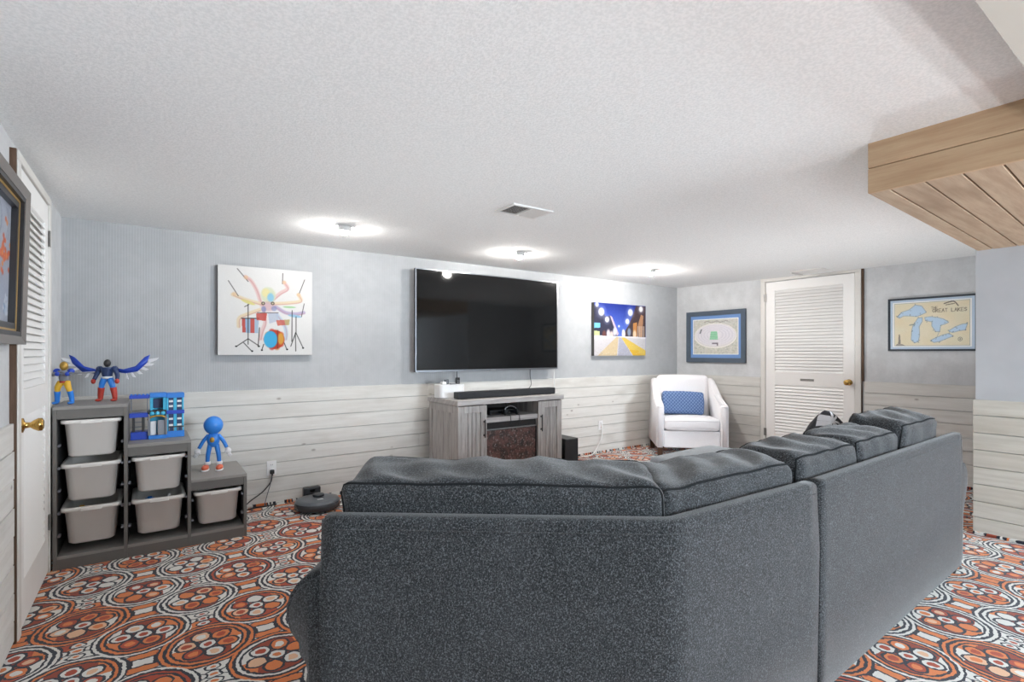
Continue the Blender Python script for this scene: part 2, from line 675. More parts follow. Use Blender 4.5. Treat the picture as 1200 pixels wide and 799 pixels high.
def prism(bm, poly, z0, z1, bev=0.0, seg=2, mtx=None):
    lo = [bm.verts.new((p[0], p[1], z0)) for p in poly]
    hi = [bm.verts.new((p[0], p[1], z1)) for p in poly]
    n = len(poly)
    fs = [bm.faces.new(lo[::-1]), bm.faces.new(hi)]
    for i in range(n):
        fs.append(bm.faces.new((lo[i], lo[(i + 1) % n], hi[(i + 1) % n], hi[i])))
    vs_ = lo + hi
    if bev:
        es = list({e for f in fs for e in f.edges})
        r2 = bmesh.ops.bevel(bm, geom=es, offset=bev, segments=seg, affect='EDGES', profile=0.5)
        vs_ = list({v for f in r2['faces'] for v in f.verts} | {v for v in vs_ if v.is_valid})
    if mtx is not None:
        bmesh.ops.transform(bm, matrix=mtx, verts=vs_)
    return vs_


def tube(bm, pts, r, n=8, closed=False):
    pts = [Vector(p) for p in pts]
    m = len(pts)
    rr = r if isinstance(r, (list, tuple)) else [r] * m
    rings = []
    up = Vector((0, 0, 1))
    prev = None
    for i, p in enumerate(pts):
        if closed:
            t = pts[(i + 1) % m] - pts[i - 1]
        else:
            t = pts[min(i + 1, m - 1)] - pts[max(i - 1, 0)]
        t.normalize()
        if prev is None:
            a = t.cross(up)
            if a.length < 1e-3:
                a = t.cross(Vector((1, 0, 0)))
        else:
            a = prev - t * prev.dot(t)
            if a.length < 1e-5:
                a = t.cross(up)
        a.normalize()
        prev = a
        b = t.cross(a)
        rings.append([bm.verts.new(p + rr[i] * (math.cos(2 * math.pi * k / n) * a + math.sin(2 * math.pi * k / n) * b)) for k in range(n)])
    for i in range(m if closed else m - 1):
        A, B = rings[i], rings[(i + 1) % m]
        for k in range(n):
            bm.faces.new((A[k], A[(k + 1) % n], B[(k + 1) % n], B[k]))
    if not closed:
        bm.faces.new(rings[0][::-1])
        bm.faces.new(rings[-1])


def lathe(bm, prof, n=24, mtx=None, a0=0.0, a1=2 * math.pi):
    full = abs(a1 - a0 - 2 * math.pi) < 1e-6
    cnt = n if full else n + 1
    rings = []
    vs_ = []
    for rad, z in prof:
        if rad < 1e-6 and full:
            v = bm.verts.new((0, 0, z))
            rings.append([v])
            vs_.append(v)
        else:
            ring = [bm.verts.new((rad * math.cos(a0 + (a1 - a0) * k / n), rad * math.sin(a0 + (a1 - a0) * k / n), z)) for k in range(cnt)]
            rings.append(ring)
            vs_ += ring
    for A, B in zip(rings, rings[1:]):
        for k in range(n):
            k2 = (k + 1) % cnt
            if len(A) == 1 and len(B) == 1:
                continue
            if len(A) == 1:
                bm.faces.new((A[0], B[k], B[k2]))
            elif len(B) == 1:
                bm.faces.new((A[k], A[k2], B[0]))
            else:
                bm.faces.new((A[k], A[k2], B[k2], B[k]))
    if mtx is not None:
        bmesh.ops.transform(bm, matrix=mtx, verts=vs_)
    return vs_


def smoothpath(pts, n=6):
    """Catmull-Rom through pts"""
    P = [Vector(p) for p in pts]
    P = [P[0] * 2 - P[1]] + P + [P[-1] * 2 - P[-2]]
    out = []
    for i in range(1, len(P) - 2):
        for k in range(n):
            t = k / n
            a, b, c, d = P[i - 1], P[i], P[i + 1], P[i + 2]
            out.append(0.5 * ((2 * b) + (c - a) * t + (2 * a - 5 * b + 4 * c - d) * t * t + (3 * b - a - 3 * c + d) * t ** 3))
    out.append(P[-2])
    return out


def cushion_bm(w, d, h, r, bulge=(0.0, 0.0, 0.0), n=22, wr=0.0, ws=9.0, seed=0, pinch=0.0, loops=None):
    """rounded, stuffed box, centre at origin; half-sizes w/2 d/2 h/2"""
    a, b, c = w / 2, d / 2, h / 2
    bm = BM()
    ts = [math.copysign(abs(math.sin(math.pi / 2 * (-1 + 2 * i / n))) ** 0.9, -1 + 2 * i / n) for i in range(n + 1)]
    grid = {}

    def vert(key):
        if key in grid:
            return grid[key]
        x, y, z = ts[key[0]], ts[key[1]], ts[key[2]]
        p = Vector((x * a, y * b, z * c))
        q = Vector((max(-a + r, min(a - r, p.x)), max(-b + r, min(b - r, p.y)), max(-c + r, min(c - r, p.z))))
        e = p - q
        if e.length > 1e-9:
            e.normalize()
            p = q + e * r
        fx, fy, fz = 1 - x * x, 1 - y * y, 1 - z * z
        p.x += math.copysign(bulge[0] * fy * fz, x) * abs(x)
        p.y += math.copysign(bulge[1] * fx * fz, y) * abs(y)
        p.z += math.copysign(bulge[2] * fx * fy, z) * abs(z)
        if pinch:
            k = 1 - pinch * (x * x) * (z * z)
            p.y *= k
        if wr:
            s = Vector((p.x * ws + seed * 7.3, p.y * ws + seed, p.z * ws - seed * 3.1))
            k = mnoise.noise(s) + 0.5 * mnoise.noise(s * 2.1)
            nrm = Vector((p.x / a ** 1, p.y / b, p.z / c))
            nrm.normalize()
            p += nrm * wr * k
        v = bm.verts.new(p)
        grid[key] = v
        return v

    for ax in range(3):
        for side in (0, n):
            for i in range(n):
                for j in range(n):
                    ks = []
                    for (u, v) in ((i, j), (i + 1, j), (i + 1, j + 1), (i, j + 1)):
                        key = [0, 0, 0]
                        key[ax] = side
                        key[(ax + 1) % 3] = u
                        key[(ax + 2) % 3] = v
                        ks.append(vert(tuple(key)))
                    if len(set(ks)) == 4:
                        bm.faces.new(ks)
    if loops is not None:
        # rings of surface points along the front and the rear seam, for the piping
        want = (b - r * 0.29) / b
        ky = min(range(n // 2 + 1), key=lambda i: abs(-ts[i] - want))
        for yk in (ky, n - ky):
            ring_ = [grid[(i, yk, n)] for i in range(n)] + [grid[(n, yk, j)] for j in range(n, 0, -1)] + [grid[(i, yk, 0)] for i in range(n, 0, -1)] + [grid[(0, yk, j)] for j in range(n)]
            loops.append(ring_)
    return bm


def rrect_loop(a, c, r, n=6):
    out = []
    for cx, cz, s in ((a - r, c - r, 0), (-a + r, c - r, 90), (-a + r, -c + r, 180), (a - r, -c + r, 270)):
        for k in range(n + 1):
            t = R(s + 90.0 * k / n)
            out.append((cx + r * math.cos(t), cz + r * math.sin(t)))
    return out


def paint_panel(name, w, h, nx, ny, func, mat, parent, x0=0.0, y=0.0, z0=0.0, gain=1.0):
    """flat print: a grid in the local XZ plane (facing -Y) with a colour per vertex; func(u,v)->rgb srgb arrays"""
    us, vs_ = np.meshgrid(np.linspace(0, 1, nx + 1), np.linspace(0, 1, ny + 1))
    rgb = np.clip(func(us, vs_), 0, 1)
    rgb = rgb * gain
    rgb = np.where(rgb <= 0.04045, rgb / 12.92, ((rgb + 0.055) / 1.055) ** 2.4)
    co = np.zeros(((nx + 1) * (ny + 1), 3))
    co[:, 0] = x0 + us.ravel() * w
    co[:, 1] = y
    co[:, 2] = z0 + vs_.ravel() * h
    idx = np.arange((nx + 1) * (ny + 1)).reshape(ny + 1, nx + 1)
    faces = np.stack([idx[:-1, :-1], idx[:-1, 1:], idx[1:, 1:], idx[1:, :-1]], -1).reshape(-1, 4)
    me = bpy.data.meshes.new(name)
    me.from_pydata(co.tolist(), [], faces.tolist())
    at = me.color_attributes.new('paint', 'FLOAT_COLOR', 'POINT')
    rgba = np.ones((co.shape[0], 4), dtype=np.float32)
    rgba[:, :3] = rgb.reshape(-1, 3)
    at.data.foreach_set('color', rgba.ravel())
    me.materials.append(M[mat])
    o = bpy.data.objects.new(name, me)
    COL.objects.link(o)
    o.parent = parent
    return o


class Paint:
    """tiny numpy painter over u,v in picture coordinates (aspect corrected)"""

    def __init__(s, u, v, asp, bg):
        s.x, s.y = u * asp, v
        s.asp = asp
        s.c = np.zeros(u.shape + (3,)) + np.array(s.rgb(bg))

    @staticmethod
    def rgb(c):
        if isinstance(c, str):
            c = c.lstrip('#')
            return [int(c[i:i + 2], 16) / 255 for i in (0, 2, 4)]
        return c

    def put(s, mask, col, a=1.0):
        m = (np.clip(mask, 0, 1) * a)[..., None]
        s.c = s.c * (1 - m) + np.array(s.rgb(col)) * m

    def ell(s, cx, cy, rx, ry, col, a=1.0, soft=0.06, rot=0.0):
        cx *= s.asp
        dx, dy = s.x - cx, s.y - cy
        if rot:
            dx, dy = dx * math.cos(rot) + dy * math.sin(rot), -dx * math.sin(rot) + dy * math.cos(rot)
        d = np.sqrt((dx / rx) ** 2 + (dy / ry) ** 2)
        s.put((1 - d) / soft + 0.5, col, a)

    def line(s, pts, w, col, a=1.0, soft=0.004):
        d = np.full(s.x.shape, 9.0)
        for (x0, y0), (x1, y1) in zip(pts, pts[1:]):
            x0, x1 = x0 * s.asp, x1 * s.asp
            L = (x1 - x0) ** 2 + (y1 - y0) ** 2 + 1e-12
            t = np.clip(((s.x - x0) * (x1 - x0) + (s.y - y0) * (y1 - y0)) / L, 0, 1)
            d = np.minimum(d, np.hypot(s.x - x0 - t * (x1 - x0), s.y - y0 - t * (y1 - y0)))
        s.put((w - d) / soft + 0.5, col, a)

    def curve(s, pts, w, col, a=1.0, soft=0.004):
        q = smoothpath([(p[0], p[1], 0) for p in pts], 6)
        s.line([(p.x, p.y) for p in q], w, col, a, soft)

    def poly(s, pts, col, a=1.0):
        inside = np.zeros(s.x.shape, bool)
        n = len(pts)
        for i in range(n):
            x0, y0 = pts[i][0] * s.asp, pts[i][1]
            x1, y1 = pts[(i + 1) % n][0] * s.asp, pts[(i + 1) % n][1]
            if abs(y1 - y0) < 1e-9:
                continue
            cond = ((y0 > s.y) != (y1 > s.y)) & (s.x < (x1 - x0) * (s.y - y0) / (y1 - y0) + x0)
            inside ^= cond
        s.put(inside.astype(float), col, a)

    def grain(s, k, cell=1, seed=0):
        rng = np.random.RandomState(seed)
        s.c = s.c + (rng.rand(*s.x.shape)[..., None] - 0.5) * k


# ================================================================== THE SETTING
def grid_plane(x0, x1, y0, y1, nx, ny, zf):
    bm = BM()
    vv = [[bm.verts.new((x0 + (x1 - x0) * i / nx, y0 + (y1 - y0) * j / ny, zf(x0 + (x1 - x0) * i / nx, y0 + (y1 - y0) * j / ny))) for i in range(nx + 1)] for j in range(ny + 1)]
    for j in range(ny):
        for i in range(nx):
            bm.faces.new((vv[j][i], vv[j][i + 1], vv[j + 1][i + 1], vv[j + 1][i]))
    return bm


def sm(a, b, x):
    t = max(0.0, min(1.0, (x - a) / (b - a)))
    return t * t * (3 - 2 * t)


# floor: carpet laid in two directions (crosswise in the strip behind the sofa)
bm = BM()
for (x0, x1, y0, y1, mi) in ((WALL_XL, 1.6, NEAR_Y, WALL_Y, 0), (1.6, WALL_XR, 1.35, WALL_Y, 0), (1.6, WALL_XR, NEAR_Y, 1.35, 1)):
    f = bm.faces.new([bm.verts.new(p) for p in ((x0, y0, 0), (x1, y0, 0), (x1, y1, 0), (x0, y1, 0))])
    f.material_index = mi
floor = tag(obj('floor', bm, ['carpet', 'carpet_r']), 'multicoloured carpet of orange and white circle medallions', kind='structure')

ceiling = tag(obj('ceiling', grid_plane(WALL_XL - 0.05, WALL_XR + 0.05, NEAR_Y, WALL_Y + 0.05, 60, 70,
    lambda x, y: CEIL - 0.036 * sm(4.4, 6.1, x) * sm(4.5, 3.0, y) if False else CEIL - 0.036 * sm(4.4, 6.1, x) * (1 - sm(2.6, 4.5, y))), 'ceiling', smooth=True),
    'white popcorn textured ceiling', kind='structure')

wall_far = tag(obj('wall_far', bx(WALL_XL - 0.1, WALL_XR + 0.1, WALL_Y, WALL_Y + 0.1, 0, CEIL + 0.02), 'wallpaper'), 'grey ribbed wallpaper wall behind the television', kind='structure')
wall_right = tag(obj('wall_right', bx(WALL_XR, WALL_XR + 0.1, 1.0, WALL_Y, 0, CEIL), 'plainpaper'), 'grey papered wall with louvered door and map', kind='structure')
wall_left = tag(obj('wall_left', bx(WALL_XL - 0.1, WALL_XL, NEAR_Y, WALL_Y, 0, CEIL + 0.02), 'plainpaper'), 'grey papered wall on the left with louvered door', kind='structure')
bm = BM()   # rear wall around the opening of the added window
for a in ((WALL_XL - 0.1, 2.4, 0, CEIL), (4.2, PART_X + 0.1, 0, CEIL), (2.4, 4.2, 0, 1.0), (2.4, 4.2, 2.0, CEIL)):
    box(bm, a[0], a[1], NEAR_Y - 0.1, NEAR_Y, a[2], a[3])
wall_near = tag(obj('wall_near', bm, 'wallpaper'), 'rear wall with an added window', kind='structure')
win = tag(obj('added_window_1', bx(2.4, 4.2, NEAR_Y - 0.09, NEAR_Y - 0.08, 1.0, 2.0), 'added_window_glow'), 'unseen window added in the rear wall for its light', kind='structure')  # window added behind the camera as a source of cool light
bm = BM()
for a in ((2.4, 4.2, 1.0, 1.05), (2.4, 4.2, 1.95, 2.0), (2.4, 2.45, 1.05, 1.95), (4.15, 4.2, 1.05, 1.95), (3.28, 3.32, 1.05, 1.95)):
    box(bm, a[0], a[1], NEAR_Y - 0.07, NEAR_Y - 0.03, a[2], a[3])
obj('added_window_frame', bm, 'white_paint', win)
wall_part = tag(obj('wall_partition', bx(PART_X, WALL_XR + 0.1, NEAR_Y - 0.1, 1.045, 0, CEIL), 'shaded_paper'), 'grey papered partition at the right edge above pale planks', kind='structure')


def siding(wall, horizontal, a0, a1, plane, sign, splits, rails=RAIL, mat='plank', th=0.016, gap=0.0045):
    """whitewashed boards on a wall; horizontal: 'x' or 'y' run, plane = wall coordinate, sign = outward side"""
    for k in range(len(rails) - 1):
        z1, z0 = rails[k] - gap / 2, rails[k + 1] + gap / 2
        rnd = random.Random(k * 17 + int(a0 * 10) + (3 if horizontal == 'x' else 8))
        cuts = sorted(a0 + (a1 - a0) * min(0.95, max(0.05, (s + rnd.uniform(-0.12, 0.12)))) for s in splits)
        ends = [a0] + cuts + [a1]
        for e0, e1 in zip(ends, ends[1:]):
            t = th + rnd.uniform(-0.0015, 0.0015)
            lo, hi = (plane, plane + sign * t) if sign > 0 else (plane + sign * t, plane)
            bm = BM()
            if horizontal == 'x':
                box(bm, e0 + 0.0002, e1 - 0.0002, lo, hi, z0, z1, bev=0.0015, seg=1)
            else:
                box(bm, lo, hi, e0 + 0.0002, e1 - 0.0002, z0, z1, bev=0.0015, seg=1)
            obj('plank', bm, mat, wall)


siding(wall_far, 'x', WALL_XL + 0.0, WALL_XR - 0.018, WALL_Y, -1, (0.5,))
siding(wall_right, 'y', 3.40, WALL_Y - 0.02, WALL_XR, -1, ())
siding(wall_right, 'y', 1.05, 2.272, WALL_XR, -1, ())
siding(wall_left, 'y', 0.0, 3.045, WALL_XL, 1, (0.4,))
siding(wall_left, 'y', 4.02, WALL_Y - 0.02, WALL_XL, 1, ())
RAIL_P = [0.935, 0.825, 0.703, 0.585, 0.467, 0.348, 0.229, 0.118, 0.012]
siding(wall_part, 'y', -1.6, 1.056, PART_X, -1, (0.3,), rails=RAIL_P, mat='plank_gold')

# carpet turned up against the foot of the walls
bb1 = tag(obj('baseboard_far', bx(WALL_XL, WALL_XR, WALL_Y - 0.022, WALL_Y - 0.001, 0, 0.02, bev=0.004, seg=1), 'carpet'), 'carpet edge turned up at the foot of the far wall', kind='structure')
bb2 = tag(obj('baseboard_right', bx(WALL_XR - 0.022, WALL_XR - 0.001, 1.05, WALL_Y - 0.03, 0, 0.02, bev=0.004, seg=1), 'carpet'), 'carpet edge turned up below the right wall', kind='structure')
bb3 = tag(obj('baseboard_partition', bx(PART_X - 0.024, PART_X - 0.001, -1.6, 1.056, 0, 0.02, bev=0.004, seg=1), 'carpet_r'), 'carpet edge turned up below the partition', kind='structure')

# pine soffit: front fascia of two boards, underside of boards running to the partition
BX, BZ0, BZ1 = 2.606, 1.966, CEIL + 0.005
SK = (1.035 - 0.943) / (PART_X - BX)     # the soffit runs slightly out of square


def sheared(x0, x1, y0, y1, z0, z1):
    bm = BM()
    vs_ = box(bm, x0, x1, y0, y1, z0, z1, bev=0.002, seg=1)
    for v in bm.verts:
        v.co.y += SK * (v.co.x - BX)
    return bm


soffit = tag(obj('ceiling_soffit', sheared(BX + 0.022, PART_X + 0.02, -1.6, 0.942 - 0.022, BZ0 + 0.02, BZ1), 'plank_gold'), 'natural pine boxed soffit hanging from the ceiling at right', kind='structure')
obj('plank', sheared(BX, BX + 0.02, -1.6, 0.943, 2.077, BZ1), 'beam', soffit)
obj('plank', sheared(BX, BX + 0.02, -1.6, 0.943, BZ0, 2.0745), 'beam', soffit)
yy = [0.943, 0.864, 0.742, 0.621, 0.502, 0.38, 0.26, 0.14, 0.02, -0.1]
for k in range(len(yy) - 1):
    obj('plank', sheared(BX + 0.0205, PART_X, yy[k + 1] + 0.0035, yy[k] - (0 if k == 0 else 0.0035), BZ0 + 0.001, BZ0 + 0.018), 'soffit', soffit)
obj('plank', sheared(BX + 0.0205, PART_X, 0.925, 0.943, BZ0 + 0.019, 2.076), 'beam', soffit)
obj('plank', sheared(BX + 0.0205, PART_X, 0.925, 0.943, 2.078, BZ1), 'beam', soffit)

bulk = tag(obj('ceiling_bulkhead', bx(1.0, BX - 0.002, -0.1, 0.335, 2.045, CEIL + 0.005), 'bulkhead'), 'smooth warm grey ceiling bulkhead at upper right', kind='structure')


# ------------------------------------------------------------------ louvered doors
def louver_door(name, label, loc, rotz, w, h, top_panel, low_panel, hinge_left, knob_z, plate, stile=0.115):
    root = tag(bpy.data.objects.new(name, None), label, kind='structure')
    COL.objects.link(root)
    root.location, root.rotation_euler = loc, (0, 0, rotz)
    yf, yb = -0.020, 0.0
    for x0 in (0.004, w - stile):
        obj('stile', bx(x0, x0 + stile - 0.004, yf, yb, 0.01, h - 0.004, bev=0.002, seg=1), 'white_paint', root)
    for z0, z1 in ((0.01, low_panel[0]), (low_panel[1], top_panel[0]), (top_panel[1], h - 0.004)):
        obj('rail', bx(stile, w - stile, yf, yb, z0, z1, bev=0.002, seg=1), 'white_paint', root)
    obj('backing', bx(stile, w - stile, -0.0012, 0.0, low_panel[0], top_panel[1]), 'trim_paint', root)
    src = None
    sp = 0.037
    for a, b in (low_panel, top_panel):
        n = int(round((b - a) / sp))
        for k in range(n):
            z = a + (k + 0.5) * (b - a) / n
            if src is None:
                src = obj('slat', bx(-(w - 2 * stile) / 2, (w - 2 * stile) / 2, -0.0025, 0.0025, -0.0185, 0.0185), 'white_paint', root)
                s = src
            else:
                s = share('slat', src, root)
            s.location = (w / 2, -0.0105, z)
            s.rotation_euler = (R(-27), 0, 0)
    # casing: two legs and a head, with brown unpainted edges
    cw, cf = 0.058, -0.028
    obj('casing', bx(-cw, 0.0, cf, 0, 0, h + 0.004, bev=0.003, seg=1), 'trim_paint', root)
    obj('casing', bx(w, w + cw, cf, 0, 0, h + 0.004, bev=0.003, seg=1), 'trim_paint', root)
    obj('casing', bx(-cw, w + cw, cf, 0, h + 0.0045, h + 0.046, bev=0.003, seg=1), 'trim_paint', root)
    # hinges
    hx = 0.0 if hinge_left else w
    hm = None
    for z in (0.29, h - 0.19):
        bm = BM()
        lathe(bm, [(0, 0), (0.007, 0), (0.007, 0.09), (0, 0.09)], 10, Matrix.Translation((hx, -0.025, z - 0.045)))
        box(bm, hx - 0.016, hx + 0.016, -0.0305, -0.028, z - 0.045, z + 0.045)
        obj('hinge', bm, 'plate_grey', root)
    # knob with rosette
    kx = w - stile / 2 if hinge_left else stile / 2
    prof = [(0, 0), (0.033, 0), (0.033, 0.006), (0.014, 0.012), (0.012, 0.03), (0.022, 0.042), (0.030, 0.058), (0.029, 0.070), (0.018, 0.076), (0, 0.077)]
    bm = BM()
    lathe(bm, prof, 20, Matrix.Translation((kx, yf, knob_z)) @ Matrix.Rotation(R(90), 4, 'X'))
    obj('knob', bm, 'brass', root, smooth=True)
    if plate:
        obj('plate', bx(w * 0.42, w * 0.575, yf - 0.003, yf, low_panel[1] + 0.062, low_panel[1] + 0.088, bev=0.001, seg=1), 'plate_grey', root)
    return root


door2 = louver_door('door_2', 'white louvered door with brass knob in the far right wall', (WALL_XR, 3.333, 0), R(-90), 0.979, 2.118,
    (1.022, 2.008), (0.13, 0.868), True, 0.937, True)
obj('casing_edge', bx(0.979 + 0.0585, 0.979 + 0.079, -0.022, 0, 0.956, 2.15), 'brown_edge', door2)
obj('casing_edge', bx(0.979 + 0.0585, 0.979 + 0.064, -0.022, 0, 0.0, 0.955), 'brown_edge', door2)
door1 = louver_door('door_1', 'white louvered door with brass knob on the left wall', (WALL_XL, 3.122, 0), R(90), 0.80, 2.10,
    (1.09, 1.98), (0.22, 0.965), False, 0.93, False, stile=0.10)
obj('casing_edge', bx(-0.0725, -0.0585, -0.022, 0, 0.0, 2.145), 'brown_edge', door1)
obj('jamb', bx(0.8005, 0.811, -0.0225, -0.0202, 0.02, 2.09), 'brown_edge', door1)

# ================================================================== SOFA
P0, P1, P2, P3 = Vector((0.391, 1.485)), Vector((1.172, 0.876)), Vector((1.938, 0.852)), Vector((3.81, 0.905))


def unit(v):
    return v.normalized()


def left(v):
    return Vector((-v.y, v.x))


uA, uB, uC = unit(P1 - P0), unit(P2 - P1), unit(P3 - P2)
nA, nB, nC = left(uA), left(uB), left(uC)


def bent_path(p0, p1, p2, rad, n=8):
    """polyline p0-p1-p2 with a rounded corner at p1"""
    a, b = unit(p0 - p1), unit(p2 - p1)
    out = [p0]
    s, e = p1 + a * rad, p1 + b * rad
    for k in range(n + 1):
        t = k / n
        out.append(s * (1 - t) ** 2 + p1 * 2 * t * (1 - t) + e * t * t)
    out.append(p2)
    return out


def offset_path(path, d):
    out = []
    for i, p in enumerate(path):
        t = unit(path[min(i + 1, len(path) - 1)] - path[max(i - 1, 0)])
        out.append(p + left(t) * d)
    return out


def slab_along(path, d0, d1, z0, z1, r=0.018):
    """upholstered panel following a plan path, rounded at the top and at both ends"""
    bm = BM()
    prof = []
    for k in range(5):
        t = R(90 * k / 4)
        prof.append((d0 + r - r * math.cos(t), z1 - r + r * math.sin(t)))
    for k in range(5):
        t = R(90 * k / 4)
        prof.append((d1 - r + r * math.sin(t), z1 - r + r * math.cos(t)))
    prof = [(d0, z0), (d0, z0 + (z1 - z0) * 0.35), (d0 - 0.004, z0 + (z1 - z0) * 0.7)] + prof + [(d1, z0)]
    # refine the path
    fine = []
    for a, b in zip(path, path[1:]):
        m = max(1, int((b - a).length / 0.06))
        for k in range(m):
            fine.append(a.lerp(b, k / m))
    fine.append(path[-1])
    rings = []
    L = len(fine)
    for i, p in enumerate(fine):
        t = unit(fine[min(i + 1, L - 1)] - fine[max(i - 1, 0)])
        nn = left(t)
        rings.append([bm.verts.new((p.x + nn.x * d, p.y + nn.y * d, z)) for d, z in prof])
    for A, B in zip(rings, rings[1:]):
        for k in range(len(prof)):
            k2 = (k + 1) % len(prof)
            bm.faces.new((A[k], A[k2], B[k2], B[k]))
    bm.faces.new(rings[0])
    bm.faces.new(rings[-1][::-1])
    es = [e for e in bm.edges if len(e.link_faces) == 2 and any(len(f.verts) > 4 for f in e.link_faces)]
    bmesh.ops.bevel(bm, geom=es, offset=0.012, segments=2, affect='EDGES')
    return bm


def placed(bm, c, ang, tilt=0.0, roll=0.0):
    m = Matrix.Translation(c) @ Matrix.Rotation(ang, 4, 'Z') @ Matrix.Rotation(tilt, 4, 'X') @ Matrix.Rotation(roll, 4, 'Y')
    bmesh.ops.transform(bm, matrix=m, verts=bm.verts)
    return bm


def ang(u):
    return math.atan2(u.y, u.x)


BACK_T = 0.058


def back_cushion(root, p, u, s0, s1, h=0.46, th=0.26, tilt=8.0, seed=0, zb=0.445, back_off=0.0, wr=0.011, roll=0.0):
    n_ = left(u)
    w = s1 - s0
    c2 = p + u * ((s0 + s1) / 2) + n_ * (BACK_T + th / 2 + 0.022 + back_off)
    c = Vector((c2.x, c2.y, zb + h / 2))
    loops = []
    bm = cushion_bm(w, th, h, 0.042, (0.010, 0.014, 0.010), n=30, wr=wr, ws=7.0, seed=seed, loops=loops)
    # folds gathered across the top
    for v in bm.verts:
        if v.co.z > h * 0.36:
            k = 1 - sm(0.6, 1.0, abs(v.co.y) / (th / 2))
            v.co.z += 0.008 * k * math.sin(v.co.x * 34 + 4 * math.sin(v.co.y * 9 + seed)) * sm(h * 0.36, h * 0.5, v.co.z)
    placed(bm, c, ang(u), R(tilt), R(roll))
    rings_ = [[v.co.copy() for v in L_] for L_ in loops]
    cu = obj('back_cushion', bm, 'sofa', root, smooth=True, world=True)
    for pts in rings_:
        q = [pts[0]]
        for p_ in pts[1:]:
            if (p_ - q[-1]).length > 0.012:
                q.append(p_)
        if (q[-1] - q[0]).length < 0.012:
            q.pop()
        bm = BM()
        tube(bm, q, 0.004, 6, closed=True)
        o = obj('piping', bm, 'piping', root, smooth=True, world=True)
        o.parent = cu
    return cu


def rolled_arm(root, p, u, n_, sgn, d0, d1, out=0.0):
    """arm at point p (plan), u = outward direction, runs along n_ from d0 to d1"""
    prof = [(-0.10, 0.05), (0.045, 0.05), (0.045, 0.33), (0.052, 0.37)]
    for k in range(13):
        t = R(-60 + 205 * k / 12)
        prof.append((-0.012 + out + 0.122 * math.cos(t), 0.515 + 0.122 * math.sin(t)))
    prof += [(-0.10, 0.55)]
    bm = BM()
    rings = []
    N = 14
    for i in range(N + 1):
        d = d0 + (d1 - d0) * i / N
        rings.append([bm.verts.new((p.x + u.x * a + n_.x * d, p.y + u.y * a + n_.y * d, z)) for a, z in prof])
    for A, B in zip(rings, rings[1:]):
        for k in range(len(prof)):
            k2 = (k + 1) % len(prof)
            bm.faces.new((A[k], A[k2], B[k2], B[k]))
    bm.faces.new(rings[0])
    bm.faces.new(rings[-1][::-1])
    es = [e for e in bm.edges if any(len(f.verts) > 4 for f in e.link_faces)]
    bmesh.ops.bevel(bm, geom=es, offset=0.014, segments=3, affect='EDGES')
    return obj('arm', bm, 'sofa', root, smooth=True, world=True)


def poly_cushion(root, name, poly, z0, z1, mat='sofa', bev=0.035):
    bm = BM()
    prism(bm, poly, z0, z1, bev=bev, seg=4)
    return obj(name, bm, mat, root, smooth=True, world=True)


def sofa_foot(root, p):
    bm = BM()
    lathe(bm, [(0, 0.0), (0.022, 0.0), (0.032, 0.055), (0, 0.055)], 12, Matrix.Translation((p.x, p.y, 0)))
    obj('foot', bm, 'black_plastic', root, world=True)


def shrink(poly, d):
    c = sum(poly, Vector((0, 0))) / len(poly)
    return [p + unit(c - p) * d for p in poly]


DEPTH = 0.93
SOFA_TOP = 0.80
# angled left section
s1 = thing('sofa_section', 'angled charcoal sofa section with rolled arm at its left end, nearest the camera', 'sofa', (1.172, 0.876, 0), group='sectional sofa')
pathL = bent_path(P0, P1, P2 - uB * 0.004, 0.045)
obj('back', slab_along(pathL, 0.0, BACK_T, 0.045, SOFA_TOP), 'sofa', s1, smooth=True, world=True)
bm = BM()
tube(bm, [Vector((p.x, p.y, SOFA_TOP - 0.035)) for p in offset_path([pathL[0] + uA * 0.03] + pathL[1:-1] + [pathL[-1] - uB * 0.03], -0.0040)], 0.0016, 6)
obj('seam', bm, 'sofa', s1, world=True)
A0, B0 = P0 + nA * (BACK_T + 0.002), P2 + nB * (BACK_T + 0.002) - uB * 0.004
fA = P0 + nA * DEPTH
fB = P2 + nB * DEPTH - uB * 0.004
# interior corner of the two front edges
den = uA.x * uB.y - uA.y * uB.x
t = ((fB - fA).x * uB.y - (fB - fA).y * uB.x) / den
fC = fA + uA * t
iC = P1 + (nA + nB).normalized() * (BACK_T + 0.002) / math.cos(ang(uB) / 2 - ang(uA) / 2)
poly_cushion(s1, 'base', [A0, iC, B0, fB, fC, fA], 0.05, 0.29, bev=0.015)
mid = (fC - iC)
seam_n = left(unit(mid)) * 0.004
poly_cushion(s1, 'seat_cushion', [A0 + uA * 0.10, iC - seam_n * -1, fC - seam_n * -1, fA + uA * 0.10], 0.295, 0.45)
poly_cushion(s1, 'seat_cushion', [iC - seam_n, B0, fB, fC - seam_n], 0.295, 0.45)
rolled_arm(s1, P0, -uA, nA, 1, 0.012, DEPTH - 0.02)
back_cushion(s1, P0, uA, 0.028, 0.975, seed=1, h=0.450, th=0.27, tilt=6.0)
back_cushion(s1, P1, uB, 0.035, 0.745, seed=4, h=0.425, th=0.27, wr=0.011, tilt=2.5)
for p in (P0 + nA * 0.1 + uA * 0.05, P1 + nB * 0.12, P2 + nB * 0.1 - uB * 0.08, fA - nA * 0.08 + uA * 0.06, fB - nB * 0.08 - uB * 0.08):
    sofa_foot(s1, p)
